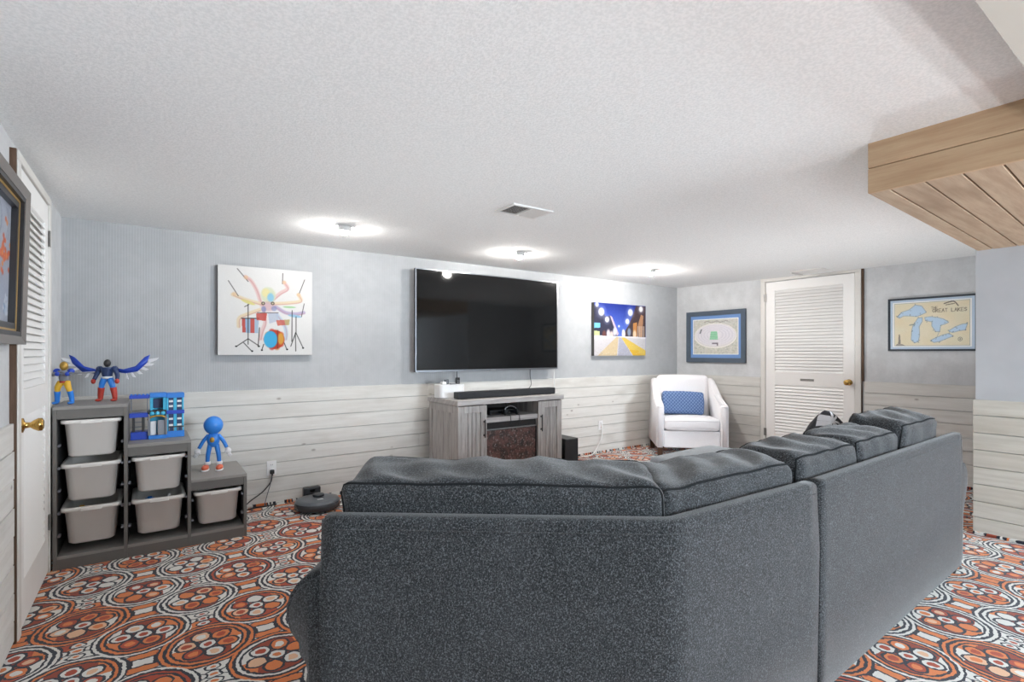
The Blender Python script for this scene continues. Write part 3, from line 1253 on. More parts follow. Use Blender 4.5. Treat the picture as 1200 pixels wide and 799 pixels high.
# straight right section
s2 = thing('sofa_section', 'straight charcoal sofa section with three back cushions, farther end by the partition', 'sofa', (2.9, 0.88, 0), group='sectional sofa')
q2 = P2 + uC * 0.006
obj('back', slab_along([q2, P3], 0.0, BACK_T, 0.045, SOFA_TOP), 'sofa', s2, smooth=True, world=True)
bm = BM()
tube(bm, [Vector((p.x, p.y, SOFA_TOP - 0.035)) for p in (q2 + uC * 0.03 - nC * 0.0040, P3 - uC * 0.03 - nC * 0.0040)], 0.0016, 6)
obj('seam', bm, 'sofa', s2, world=True)
Lc = (P3 - q2).length
poly_cushion(s2, 'base', [q2 + nC * (BACK_T + 0.002), P3 + nC * (BACK_T + 0.002), P3 + nC * DEPTH, q2 + nC * DEPTH], 0.05, 0.29, bev=0.015)
for a, b in ((0.0, 0.58), (0.585, 1.165), (1.17, 1.75)):
    poly_cushion(s2, 'seat_cushion', [q2 + uC * a + nC * (BACK_T + 0.002), q2 + uC * b + nC * (BACK_T + 0.002), q2 + uC * b + nC * (DEPTH + 0.01), q2 + uC * a + nC * (DEPTH + 0.01)], 0.295, 0.45)
rolled_arm(s2, P3, uC, nC, -1, 0.004, DEPTH - 0.02, out=0.042)
back_cushion(s2, q2, uC, 0.004, 0.566, seed=8, h=0.435, th=0.27, tilt=3.0)
back_cushion(s2, q2, uC, 0.568, 1.085, seed=12, h=0.438, th=0.26, tilt=3.0)
back_cushion(s2, q2, uC, 1.088, 1.67, seed=15, h=0.478, th=0.26)
for p in (q2 + nC * 0.1 + uC * 0.08, P3 + nC * 0.04 - uC * 0.05, q2 + nC * (DEPTH - 0.08) + uC * 0.08, P3 + nC * (DEPTH - 0.08) - uC * 0.07):
    sofa_foot(s2, p)

# black scatter pillow standing in the corner of the seat
pil = thing('throw_pillow', 'black scatter pillow with a white starburst print on the sofa', 'pillow', (3.17, 1.37, 0.452), R(6))
bm = cushion_bm(0.36, 0.13, 0.36, 0.02, (0, 0.045, 0), n=20, wr=0.006, ws=11, seed=3, pinch=0.75)
placed(bm, Vector((0, 0, 0.248)), 0, R(10), R(28))
obj('pillow_body', bm, 'black_pillow', pil, smooth=True)

# ottoman in front of the armchair
ot = thing('ottoman', 'flat grey upholstered ottoman between sofa and armchair', 'ottoman', (3.62, 2.36, 0), R(3))
obj('base', bx(-0.42, 0.42, -0.30, 0.30, 0.055, 0.30, bev=0.02), 'ottoman', ot, smooth=False)
bm = cushion_bm(0.86, 0.62, 0.15, 0.04, (0, 0, 0.012), n=16)
placed(bm, Vector((0, 0, 0.376)), 0)
obj('top_cushion', bm, 'ottoman', ot, smooth=True)
for sx in (-1, 1):
    for sy in (-1, 1):
        obj('foot', bx(sx * 0.36 - 0.03, sx * 0.36 + 0.03, sy * 0.24 - 0.03, sy * 0.24 + 0.03, 0, 0.055), 'leg_dark', ot)

# ================================================================== ARMCHAIR
cw = 0.83
ch = thing('armchair', 'cream upholstered armchair with sloping arms in the far corner', 'armchair', (5.245, 3.71, 0), R(-42.6))


def arm_profile():
    pts = [(0.0, 0.125), (0.0, 0.60), (0.012, 0.625), (0.05, 0.632), (0.14, 0.642), (0.24, 0.675), (0.34, 0.745), (0.44, 0.835), (0.52, 0.905), (0.58, 0.93), (0.68, 0.925), (0.72, 0.90), (0.76, 0.125)]
    return pts


for sgn in (-1, 1):
    x0 = sgn * (cw / 2)
    x1 = sgn * (cw / 2 - 0.092)
    bm = BM()
    pr = arm_profile()
    lo = [bm.verts.new((x0 + (-sgn * 0.03 * sm(0.62, 0.92, z)), y, z)) for y, z in pr]
    hi = [bm.verts.new((x1 + (-sgn * 0.01 * sm(0.62, 0.92, z)), y, z)) for y, z in pr]
    n = len(pr)
    bm.faces.new(lo)
    bm.faces.new(hi[::-1])
    for i in range(n):
        bm.faces.new((lo[i], lo[(i + 1) % n], hi[(i + 1) % n], hi[i]))
    bmesh.ops.bevel(bm, geom=list(bm.edges), offset=0.016, segments=3, affect='EDGES')
    obj('arm', bm, 'cream', ch, smooth=True)
bm = cushion_bm(cw - 0.185, 0.20, 0.68, 0.05, (0, 0.02, 0.012), n=18)
placed(bm, Vector((0, 0.60, 0.62)), 0, R(-11))
obj('backrest', bm, 'cream', ch, smooth=True)
obj('front_panel', bx(-cw / 2 + 0.09, cw / 2 - 0.09, 0.018, 0.70, 0.125, 0.325, bev=0.012), 'cream', ch, smooth=False)
bm = cushion_bm(cw - 0.185, 0.56, 0.145, 0.045, (0, 0.01, 0.022), n=18, wr=0.004, ws=10, seed=6)
placed(bm, Vector((0, 0.28, 0.395)), 0, R(-2))
sc = obj('seat_cushion', bm, 'cream', ch, smooth=True)
bm = BM()
for zz in (0.447, 0.345):
    tube(bm, [(-cw / 2 + 0.12, 0.004, zz), (0, -0.004, zz + 0.004), (cw / 2 - 0.12, 0.004, zz)], 0.005, 6)
obj('piping', bm, 'cream', sc, smooth=True)
for sx in (-1, 1):
    for y0 in (0.03, 0.66):
        bm = BM()
        vs_ = box(bm, -0.032, 0.032, -0.032, 0.032, 0, 0.125)
        for v in bm.verts:
            if v.co.z < 0.01:
                v.co.x *= 0.75
                v.co.y *= 0.75
        bmesh.ops.transform(bm, matrix=Matrix.Translation((sx * (cw / 2 - 0.05), y0 + 0.02, 0)), verts=bm.verts)
        obj('leg', bm, 'leg_dark', ch)
lp = thing('lumbar_pillow', 'blue lumbar pillow with pale lattice pattern on the cream armchair', 'pillow', ch.location, R(-42.6))
bm = cushion_bm(0.50, 0.15, 0.285, 0.03, (0, 0.025, 0), n=18, pinch=0.6, wr=0.004, ws=12)
placed(bm, Vector((-0.035, 0.395, 0.625)), 0, R(-14), R(1.5))
o = obj('pillow_body', bm, 'lattice', lp, smooth=True)

# ================================================================== TELEVISION WALL
TVX0, TVX1, TVZ0, TVZ1, TVY = 2.080, 3.862, 1.070, 2.074, 4.54
tv = thing('television', 'large flat black television mounted on the grey wall', 'television', (2.971, TVY, TVZ0))
hw, hh = (TVX1 - TVX0) / 2, TVZ1 - TVZ0
obj('back_case', bx(-hw, hw, 0.004, 0.032, 0, hh, bev=0.004, seg=1), 'black_plastic', tv)
obj('rear_bulge', bx(-hw * 0.7, hw * 0.7, 0.033, 0.06, 0.1, hh * 0.75, bev=0.01), 'black_plastic', tv)
obj('wall_bracket', bx(-0.3, 0.3, 0.061, 0.099, 0.3, 0.6), 'black_plastic', tv)
obj('screen', bx(-hw + 0.010, hw - 0.010, -0.001, 0.0038, 0.018, hh - 0.010), 'screen', tv)
bm = BM()
for a in ((-hw, hw, 0, 0.0175), (-hw, hw, hh - 0.0095, hh), (-hw, -hw + 0.0095, 0.0176, hh - 0.0096), (hw - 0.0095, hw, 0.0176, hh - 0.0096)):
    box(bm, a[0], a[1], -0.004, 0.0039, a[2], a[3])
obj('bezel', bm, 'bezel', tv)
obj('badge', bx(-0.03, 0.03, -0.0052, -0.0041, 0.004, 0.012), 'steel', tv)


def cable(name, label, pts, r, mat, n=8, group=None):
    bm = BM()
    tube(bm, smoothpath(pts, n), r, 6)
    return tag(obj(name, bm, mat, smooth=True), label, 'cable', group)


ST_Z = 0.832
cable('television_cable', 'black cable hanging below the television, at the soundbar\'s left end', [(2.56, 4.585, 1.12), (2.565, 4.59, 1.0), (2.60, 4.57, 0.92), (2.60, 4.50, ST_Z + 0.006)], 0.004, 'cable')
cable('television_cable', 'black cable hanging below the television, near the soundbar\'s right end', [(3.50, 4.585, 1.12), (3.50, 4.59, 1.0), (3.50, 4.57, 0.90), (3.40, 4.52, ST_Z + 0.006)], 0.004, 'cable')
cable('white_wire', 'thin white wire hanging at the right edge of the television', [(3.845, 4.58, 1.2), (3.85, 4.585, 1.0), (3.853, 4.585, 0.8), (3.82, 4.585, 0.45)], 0.005, 'white_cable')

# ------------------------------------------------------------------ media console
SX0, SX1, SY0, SY1 = 2.213, 3.452, 3.955, 4.555
co = thing('media_console', 'grey oak media console with electric fireplace under the television', 'tv stand', ((SX0 + SX1) / 2, SY0, 0))


def cpart(name, bm, mat, parent=None):
    p = co if parent is None else parent
    o = obj(name, bm, mat, co, world=True)
    if parent is not None:
        o.parent = parent
    return o


cpart('top', bx(SX0, SX1, SY0, SY1, ST_Z - 0.046, ST_Z, bev=0.003, seg=1), 'stand_h')
BX0, BX1, BY0 = SX0 + 0.012, SX1 - 0.022, SY0 + 0.02
zt = ST_Z - 0.0465
# left and right sides: framed, with upright boards
for sx, sg in ((BX0, 1), (BX1, -1)):
    a, b = (sx + 0.008, sx + 0.022) if sg > 0 else (sx - 0.022, sx - 0.008)
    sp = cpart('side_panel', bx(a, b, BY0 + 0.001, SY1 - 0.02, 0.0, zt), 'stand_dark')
    fa, fb = (sx, sx + 0.008) if sg > 0 else (sx - 0.008, sx)
    for y0, y1, z0, z1 in ((BY0 + 0.001, BY0 + 0.06, 0.0, zt), (SY1 - 0.08, SY1 - 0.02, 0.0, zt), (BY0 + 0.061, SY1 - 0.081, zt - 0.07, zt), (BY0 + 0.061, SY1 - 0.081, 0.0, 0.09)):
        cpart('frame_strip', bx(fa, fb, y0, y1, z0, z1), 'stand', sp)
    nb = 4
    ya, yb = BY0 + 0.062, SY1 - 0.082
    for k in range(nb):
        w = (yb - ya) / nb
        qa, qb = (sx + 0.004, sx + 0.0078) if sg > 0 else (sx - 0.0078, sx - 0.004)
        cpart('board', bx(qa, qb, ya + k * w + 0.003, ya + (k + 1) * w - 0.003, 0.091, zt - 0.071), 'stand', sp)
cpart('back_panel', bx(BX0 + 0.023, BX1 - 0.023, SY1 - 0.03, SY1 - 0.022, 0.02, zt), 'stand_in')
OX0, OX1 = 2.527, 3.127
cpart('divider', bx(OX0 - 0.018, OX0, BY0 + 0.02, SY1 - 0.031, 0.02, zt), 'stand')
cpart('divider', bx(OX1, OX1 + 0.018, BY0 + 0.02, SY1 - 0.031, 0.02, zt), 'stand')
cpart('bottom', bx(BX0 + 0.023, BX1 - 0.023, BY0 + 0.02, SY1 - 0.031, 0.0, 0.0195), 'stand')
cpart('shelf', bx(OX0 + 0.001, OX1 - 0.001, BY0 + 0.002, SY1 - 0.035, 0.612, 0.657), 'stand_h')
for dx0, dx1, hinge in ((BX0 + 0.001, OX0 - 0.002, 0), (OX1 + 0.002, BX1 - 0.001, 1)):
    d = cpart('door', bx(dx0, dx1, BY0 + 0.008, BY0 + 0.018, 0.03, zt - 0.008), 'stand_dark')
    st = 0.062
    for a in ((dx0, dx0 + st, 0.03, zt - 0.008), (dx1 - st, dx1, 0.03, zt - 0.008), (dx0 + st + 0.0005, dx1 - st - 0.0005, zt - 0.07, zt - 0.008), (dx0 + st + 0.0005, dx1 - st - 0.0005, 0.03, 0.105)):
        cpart('frame_strip', bx(a[0], a[1], BY0 - 0.012, BY0 + 0.0078, a[2], a[3], bev=0.0015, seg=1), 'stand', d)
    n = 4
    w = (dx1 - dx0 - 2 * st) / n
    for k in range(n):
        cpart('board', bx(dx0 + st + k * w + 0.003, dx0 + st + (k + 1) * w - 0.003, BY0 + 0.003, BY0 + 0.0078, 0.106, zt - 0.071), 'stand', d)
    hx = dx1 - 0.03 if hinge == 0 else dx0 + 0.03
    bm = BM()
    tube(bm, [(hx, BY0 - 0.033, 0.485), (hx, BY0 - 0.033, 0.65)], 0.0055, 8)
    for z in (0.505, 0.63):
        tube(bm, [(hx, BY0 - 0.033, z), (hx, BY0 - 0.0122, z)], 0.0055, 8)
        lathe(bm, [(0, 0), (0.009, 0), (0.009, 0.004), (0, 0.004)], 10, Matrix.Translation((hx, BY0 - 0.0122, z)) @ Matrix.Rotation(R(90), 4, 'X'))
    cpart('handle', bm, 'black_plastic', d)
# fireplace insert
fp = cpart('fireplace', bx(OX0 + 0.002, OX1 - 0.002, BY0 + 0.030, SY1 - 0.2, 0.03, 0.605), 'black_plastic')
cpart('glass', bx(OX0 + 0.012, OX1 - 0.012, BY0 + 0.024, BY0 + 0.0295, 0.05, 0.53), 'fire_glass', fp)
cpart('trim', bx(OX0 + 0.004, OX1 - 0.004, BY0 + 0.016, BY0 + 0.0295, 0.538, 0.548), 'steel', fp)
bm = BM()
for a in ((OX0 + 0.002, OX0 + 0.0115, 0.03, 0.536), (OX1 - 0.0115, OX1 - 0.002, 0.03, 0.536), (OX0 + 0.012, OX1 - 0.012, 0.03, 0.0495)):
    box(bm, a[0], a[1], BY0 + 0.018, BY0 + 0.0295, a[2], a[3])
cpart('insert_frame', bm, 'black_plastic', fp)
for k in range(5):
    cpart('vent_bar', bx(OX0 + 0.02, OX1 - 0.02, BY0 + 0.022, BY0 + 0.0295, 0.556 + k * 0.009, 0.560 + k * 0.009), 'stand_in', fp)

# devices in the console's open bay
mb = thing('media_box', 'flat black set-top box on the console shelf', 'media box', (2.82, 4.2, 0.657))
obj('case', bx(-0.17, 0.17, -0.10, 0.12, 0.004, 0.05, bev=0.004), 'black_plastic', mb)
obj('front_strip', bx(-0.16, 0.16, -0.103, -0.1005, 0.014, 0.04), 'screen', mb)
obj('light', bx(0.12, 0.128, -0.1045, -0.1031, 0.024, 0.03), 'white_plastic', mb)
hs = thing('headset', 'dark headset with silver band lying in the console bay', 'headset', (2.86, 4.045, 0.657))
bm = BM()
tube(bm, [(-0.07 + 0.02, 0, 0.03)] + [(0.075 * math.cos(t), 0.02, 0.03 + 0.055 * math.sin(t)) for t in [R(170 - 16 * k) for k in range(11)]], 0.006, 8)
obj('band', bm, 'steel', hs, smooth=True)
for sx in (-0.068, 0.068):
    bm = BM()
    lathe(bm, [(0, 0), (0.025, 0), (0.028, 0.012), (0.02, 0.022), (0, 0.022)], 14, Matrix.Translation((sx + (0.011 if sx < 0 else 0.011) - 0.022, 0.01, 0.0285)) @ Matrix.Rotation(R(90), 4, 'Y'))
    obj('ear_cup', bm, 'black_plastic', hs, smooth=True)
for dx, lab in ((-0.05, 'thin black lead over the shelf edge, left of its twin'), (0.055, 'thin black lead over the shelf edge, right of its twin')):
    cable('lead', lab, [(2.84 + dx, 4.02, 0.664), (2.845 + dx, 3.985, 0.664), (2.847 + dx, BY0 - 0.004, 0.652), (2.85 + dx, BY0 - 0.004, 0.60), (2.85 + dx, BY0 - 0.002, 0.575)], 0.003, 'cable')

sb = thing('soundbar', 'long black soundbar on the media console', 'soundbar', (2.86, 4.115, ST_Z))
obj('body', bx(-0.575, 0.575, -0.045, 0.045, 0.004, 0.066, bev=0.008), 'black_plastic', sb)
obj('grille', bx(-0.565, 0.565, -0.048, -0.0455, 0.010, 0.058), 'black_matt', sb)
for sx in (-0.5, 0.5):
    obj('foot', bx(sx - 0.03, sx + 0.03, -0.03, 0.03, 0, 0.0038), 'black_plastic', sb)
obj('control_panel', bx(-0.06, 0.06, -0.02, 0.02, 0.0662, 0.0675), 'screen', sb)

wb = thing('white_caddy', 'white rounded caddy holding dark remotes on the console', 'caddy', (2.335, 4.33, ST_Z))
bm = BM()
prism(bm, rrect_loop(0.135, 0.075, 0.035), 0.004, 0.125, bev=0.006, seg=2)
obj('body', bm, 'white_plastic', wb, smooth=False)
bm = BM()
prism(bm, rrect_loop(0.12, 0.06, 0.03), 0, 0.0038)
obj('base_ring', bm, 'black_plastic', wb)
obj('cap', bx(-0.09, -0.045, -0.03, 0.02, 0.1252, 0.15, bev=0.006), 'white_plastic', wb)
obj('dial', bx(-0.005, 0.05, -0.05, -0.005, 0.1252, 0.135, bev=0.004), 'toy_grey', wb)
rm = []
for k, (x, y, h_, lab) in enumerate(((-0.015, 0.03, 0.045, 'short dark remote standing upright in the white caddy'), (0.09, 0.0, 0.062, 'taller dark remote standing upright in the white caddy'))):
    t = thing('remote_control', lab, 'remote', (2.335 + x, 4.33 + y, ST_Z + 0.1255), R(8 if k else -6), 'remotes in the caddy')
    obj('case', bx(-0.021, 0.021, -0.010, 0.010, 0, h_, bev=0.004), 'black_plastic', t)
    bm = BM()
    for j in range(3):
        box(bm, -0.012, -0.004, -0.0115, -0.0101, 0.010 + j * 0.011, 0.016 + j * 0.011)
        box(bm, 0.004, 0.012, -0.0115, -0.0101, 0.010 + j * 0.011, 0.016 + j * 0.011)
    obj('buttons', bm, 'toy_grey', t)

sw = thing('subwoofer', 'black subwoofer box on the carpet beside the media console', 'speaker', (3.55, 3.94, 0))
obj('cabinet', bx(-0.085, 0.085, 0, 0.33, 0.012, 0.375, bev=0.004, seg=1), 'black_plastic', sw)
obj('grille', bx(-0.098, 0.078, -0.004, -0.0005, 0.03, 0.36, bev=0.001, seg=1), 'black_matt', sw)
for sx in (-0.06, 0.06):
    for y0 in (0.03, 0.30):
        obj('foot', bx(sx - 0.015, sx + 0.015, y0 - 0.015, y0 + 0.015, 0, 0.0115), 'black_plastic', sw)


# ------------------------------------------------------------------ pictures
def octopus(u, v):
    w_, h_ = 0.716, 0.728
    p = Paint(u, v, w_ / h_, '#EFEEEC')

    def q(x, y):
        uu = (x - 125) / 680.0
        top = 62 + 53 * uu
        return (uu, 1 - (y - top) / (718 - top))

    def Q(*a): return [q(*k) for k in a]
    pink, or_, blu, vio, yel = '#EBC3BE', '#F0D9B0', '#BCD3EA', '#B9A9CF', '#F2E6A8'
    for pts, c in ((((420, 340), (390, 250), (350, 180), (310, 150)), pink), (((430, 350), (340, 325), (270, 300), (225, 280)), or_),
                   (((500, 320), (560, 270), (615, 235), (590, 190)), pink), (((510, 345), (620, 340), (715, 325), (700, 280)), or_),
                   (((530, 370), (600, 410), (680, 420), (740, 410)), vio), (((410, 390), (330, 420), (270, 450), (265, 510)), or_),
                   (((440, 400), (450, 480), (430, 540), (415, 600)), pink), (((540, 430), (590, 500), (605, 560), (600, 600)), blu)):
        p.curve(Q(*pts), 0.020, c, 0.8, 0.012)
        p.curve(Q(*[(a + 5, b + 7) for a, b in pts]), 0.006, '#C98B92', 0.45, 0.008)
    p.ell(*q(473, 285), 0.078, 0.093, '#DCE3C4', 0.95, 0.25)
    p.ell(*q(455, 265), 0.04, 0.05, yel, 0.9, 0.5)
    p.ell(*q(490, 300), 0.035, 0.05, '#8CC7E8', 0.9, 0.5)
    p.ell(*q(470, 365), 0.075, 0.055, '#D3A0A8', 0.6, 0.5)
    for x in (436, 505):
        p.ell(*q(x, 343), 0.020, 0.020, '#5A5450', 0.9, 0.3)
        p.ell(*q(x, 343), 0.008, 0.008, '#E9D9B0', 0.9)
    p.ell(*q(440, 385), 0.025, 0.035, '#7E8CC0', 0.7, 0.4)
    p.ell(*q(515, 380), 0.03, 0.03, '#7E8CC0', 0.6, 0.4)
    p.ell(*q(330, 335), 0.075, 0.018, '#E9E08C', 0.9, 0.3, rot=-0.35)
    p.ell(*q(630, 370), 0.07, 0.012, '#A9D8A0', 0.9, 0.3)
    p.ell(*q(670, 435), 0.075, 0.017, '#9CCBE8', 0.95, 0.3, rot=-0.12)
    red, rd = '#C2473F', '#7E2E2C'
    p.poly(Q((285, 452), (405, 452), (400, 560), (290, 555)), red, 0.85)
    p.poly(Q((310, 455), (345, 455), (345, 558), (312, 556)), '#9CC6E6', 0.9)
    p.poly(Q((375, 455), (405, 455), (400, 560), (375, 560)), '#AED3EC', 0.9)
    p.line(Q((285, 452), (405, 452)), 0.006, '#4A4444')
    p.poly(Q((385, 415), (465, 415), (455, 470), (390, 465)), red, 0.8)
    p.poly(Q((470, 415), (545, 415), (545, 470), (480, 490)), '#BFC9DD', 0.8)
    p.poly(Q((530, 465), (630, 460), (625, 500), (540, 505)), '#D0604F', 0.8)
    p.poly(Q((590, 460), (635, 460), (630, 500), (600, 503)), '#B5CF8C', 0.6)
    p.line(Q((395, 412), (545, 412)), 0.005, '#5A5050', 0.8)
    for d in range(10):
        a = 2 * math.pi * d / 10
        p.ell(*q(518 + 60 * math.cos(a), 605 + 62 * math.sin(a)), 0.03, 0.03, ('#E3D7C8', '#D8503C', '#E08A3A', '#C43A34')[d % 4], 0.7, 0.5)
    p.ell(*q(518, 605), 0.108, 0.112, '#C6452F', 1, 0.08)
    p.ell(*q(490, 605), 0.072, 0.098, '#49B4E4', 1, 0.15)
    p.ell(*q(565, 600), 0.033, 0.07, '#E3B04A', 0.9, 0.4)
    p.line(Q((541, 540), (541, 670)), 0.006, '#77402E', 0.8)
    for a, b in (((330, 350), (330, 640)), ((330, 600), (250, 655)), ((330, 600), (410, 655)), ((300, 630), (355, 690)), ((410, 520), (400, 655)), ((440, 640), (425, 685)),
                 ((680, 440), (680, 560)), ((678, 555), (735, 668)), ((678, 555), (640, 655)), ((650, 395), (648, 620)), ((590, 630), (610, 678)), ((675, 560), (678, 690))):
        p.line(Q(a, b), 0.005, '#3E3B3B', 0.9)
    for a in ((248, 655), (358, 690), (735, 668), (612, 678), (427, 683), (405, 655)):
        p.ell(*q(*a), 0.012, 0.010, '#2C2A2A')
    for a, b in (((255, 92), (330, 185)), ((195, 180), (262, 290)), ((580, 125), (577, 200)), ((747, 170), (705, 270)), ((743, 345), (722, 440)), ((305, 368), (335, 352))):
        p.line(Q(a, b), 0.004, '#4A4644', 0.95)
    for a in ((315, 155), (235, 275), (590, 190), (700, 280)):
        p.ell(*q(*a), 0.022, 0.022, '#EFC9A0', 0.7, 0.5)
    p.grain(0.02, seed=2)
    return p.c


def city(u, v):
    p = Paint(u, v, 1.45, '#2A3F9E')
    s = np.clip((v - 0.45) / 0.5, 0, 1)[..., None]
    p.c = np.array(p.rgb('#5C78D8')) * (1 - s) + np.array(p.rgb('#22348C')) * s
    p.poly([(0, 0.95), (0.13, 0.9), (0.2, 0.75), (0.30, 0.76), (0.44, 0.45), (0.44, 0.34), (0, 0.34)], '#33344A')
    p.poly([(0.29, 0.77), (0.33, 0.74), (0.46, 0.42), (0.42, 0.38)], '#C9B9C9')
    p.poly([(0.58, 0.34), (0.58, 0.48), (0.66, 0.62), (0.74, 0.82), (0.80, 0.99), (1.0, 0.99), (1.0, 0.34)], '#4A3A3E')
    p.poly([(0.74, 0.36), (0.74, 0.64), (0.82, 0.66), (0.82, 0.36)], '#C98A50')
    p.poly([(0.86, 0.36), (0.84, 0.62), (0.90, 0.82), (0.95, 0.8), (0.93, 0.36)], '#B98A68')
    for x in (0.84, 0.88, 0.92, 0.96):
        p.line([(x, 0.36), (x, 0.58)], 0.012, '#E3CDBB', 0.9)
    p.poly([(0.0, 0.52), (0.0, 0.62), (0.11, 0.62), (0.11, 0.53)], '#7AC8EA')
    p.poly([(0.0, 0.38), (0.0, 0.47), (0.10, 0.46), (0.10, 0.38)], '#CFDB9C')
    for x, y, c in ((0.18, 0.4, '#7A4A44'), (0.26, 0.42, '#E8D9DC'), (0.32, 0.39, '#F2D9D0'), (0.38, 0.46, '#E3E3F0'), (0.5, 0.5, '#4F6FC0'), (0.55, 0.42, '#FFF6EE'), (0.66, 0.46, '#8EA0B8'), (0.77, 0.42, '#F6DDBB')):
        p.ell(x, y, 0.05, 0.08, c, 0.95, 0.6)
    # street
    p.poly([(0, 0), (0, 0.38), (1, 0.37), (1, 0)], '#D9D6DA')
    p.poly([(0.41, 0.36), (0.45, 0.36), (0.42, 0.0), (0.06, 0.0)], '#DCC7A2')
    p.poly([(0.46, 0.36), (0.50, 0.36), (0.72, 0.0), (0.44, 0.0)], '#B9BACB')
    p.poly([(0.50, 0.36), (0.56, 0.36), (1.0, 0.10), (1.0, 0.0), (0.74, 0.0)], '#EBCB62')
    p.poly([(0.9, 0.0), (0.74, 0.0), (0.66, 0.12), (0.85, 0.1)], '#F0BE3A', 0.8)
    p.poly([(0, 0.38), (0, 0.30), (0.42, 0.36), (1, 0.33), (1, 0.37)], '#F3F1F4', 0.9)
    rng = np.random.RandomState(4)
    for _ in range(140):
        x, y = rng.rand(), rng.rand() * 0.3
        p.ell(x, y, 0.006 + 0.012 * (0.3 - y), 0.004 + 0.008 * (0.3 - y), ('#9A96A4', '#F2EFEA', '#B8A27A')[rng.randint(3)], 0.6, 0.5)
    for x, y, r_ in ((0.13, 0.83, 0.055), (0.235, 0.69, 0.04), (0.685, 0.85, 0.052), (0.625, 0.67, 0.04), (0.90, 0.93, 0.045), (0.05, 0.96, 0.03), (0.545, 0.48, 0.02), (0.46, 0.57, 0.015)):
        p.ell(x, y, r_ * 2.0, r_ * 2.0, '#C9D0F0', 0.35, 1.0)
        p.ell(x, y, r_ * 1.25, r_ * 1.25, '#FFFFFF', 1.0, 0.6)
    p.grain(0.05, seed=5)
    return p.c


def stadium(u, v):
    p = Paint(u, v, 1.3, '#C9C8C0')
    rng = np.random.RandomState(9)
    for _ in range(700):
        x, y = rng.rand(), rng.rand()
        p.ell(x, y, 0.022, 0.014, ('#AEB0A2', '#D8D4CC', '#C2B9A8', '#9FA6A0', '#E2DFD8', '#B9C0A4')[rng.randint(6)], 0.55, 0.5)
    p.ell(0.5, 0.53, 0.62, 0.36, '#EFEBE4', 0.95, 0.05)
    p.ell(0.5, 0.53, 0.60, 0.34, '#D9D6D8', 0.95, 0.05)
    for k in range(9):
        p.ell(0.5, 0.55, 0.57 - 0.045 * k, 0.31 - 0.022 * k, ('#E6E3E8', '#D2CFD8')[k % 2], 0.7, 0.05)
    p.poly([(0.41, 0.66), (0.55, 0.66), (0.57, 0.42), (0.38, 0.42)], '#7FC49A')
    for k in range(6):
        p.line([(0.405 - 0.004 * k, 0.64 - 0.04 * k), (0.555 + 0.003 * k, 0.64 - 0.04 * k)], 0.003, '#C9E8D4', 0.8)
    p.poly([(0.14, 0.60), (0.17, 0.60), (0.21, 0.73), (0.18, 0.73)], '#5A5F66')
    p.poly([(0.43, 0.32), (0.57, 0.33), (0.57, 0.24), (0.54, 0.24), (0.54, 0.29), (0.44, 0.28)], '#77707A')
    for k in range(40):
        a = math.pi * (1.05 + 0.9 * k / 39)
        p.ell(0.5 + 0.47 * math.cos(a), 0.53 + 0.36 * math.sin(a), 0.012, 0.012, '#F8F6F0', 0.8)
    for k in range(16):
        p.ell(0.27 + 0.5 * k / 15, 0.93 + 0.02 * math.sin(k), 0.02, 0.015, '#7E7C74', 0.7, 0.5)
    p.grain(0.06, seed=3)
    return p.c


GLYPH = {'T': [((0, 1), (1, 1)), ((.5, 1), (.5, 0))], 'H': [((0, 0), (0, 1)), ((1, 0), (1, 1)), ((0, .5), (1, .5))],
         'E': [((1, 0), (0, 0)), ((0, 0), (0, 1)), ((0, 1), (1, 1)), ((0, .5), (.8, .5))],
         'G': [((1, .8), (.6, 1)), ((.6, 1), (0, .7)), ((0, .7), (0, .3)), ((0, .3), (.5, 0)), ((.5, 0), (1, .2)), ((1, .2), (1, .5)), ((1, .5), (.6, .5))],
         'R': [((0, 0), (0, 1)), ((0, 1), (.9, .85)), ((.9, .85), (.9, .6)), ((.9, .6), (0, .5)), ((.3, .5), (1, 0))],
         'A': [((0, 0), (.5, 1)), ((.5, 1), (1, 0)), ((.2, .4), (.8, .4))], 'L': [((0, 1), (0, 0)), ((0, 0), (1, 0))],
         'K': [((0, 0), (0, 1)), ((1, 1), (0, .45)), ((.2, .55), (1, 0))],
         'S': [((1, .85), (.5, 1)), ((.5, 1), (0, .75)), ((0, .75), (1, .3)), ((1, .3), (.5, 0)), ((.5, 0), (0, .15))]}


def write(p, text, x, y, cw_, h_, w, col):
    for ch_ in text:
        for a, b in GLYPH.get(ch_, []):
            p.line([(x + a[0] * cw_ * 0.72, y + a[1] * h_), (x + b[0] * cw_ * 0.72, y + b[1] * h_)], w, col, 0.95)
        x += cw_


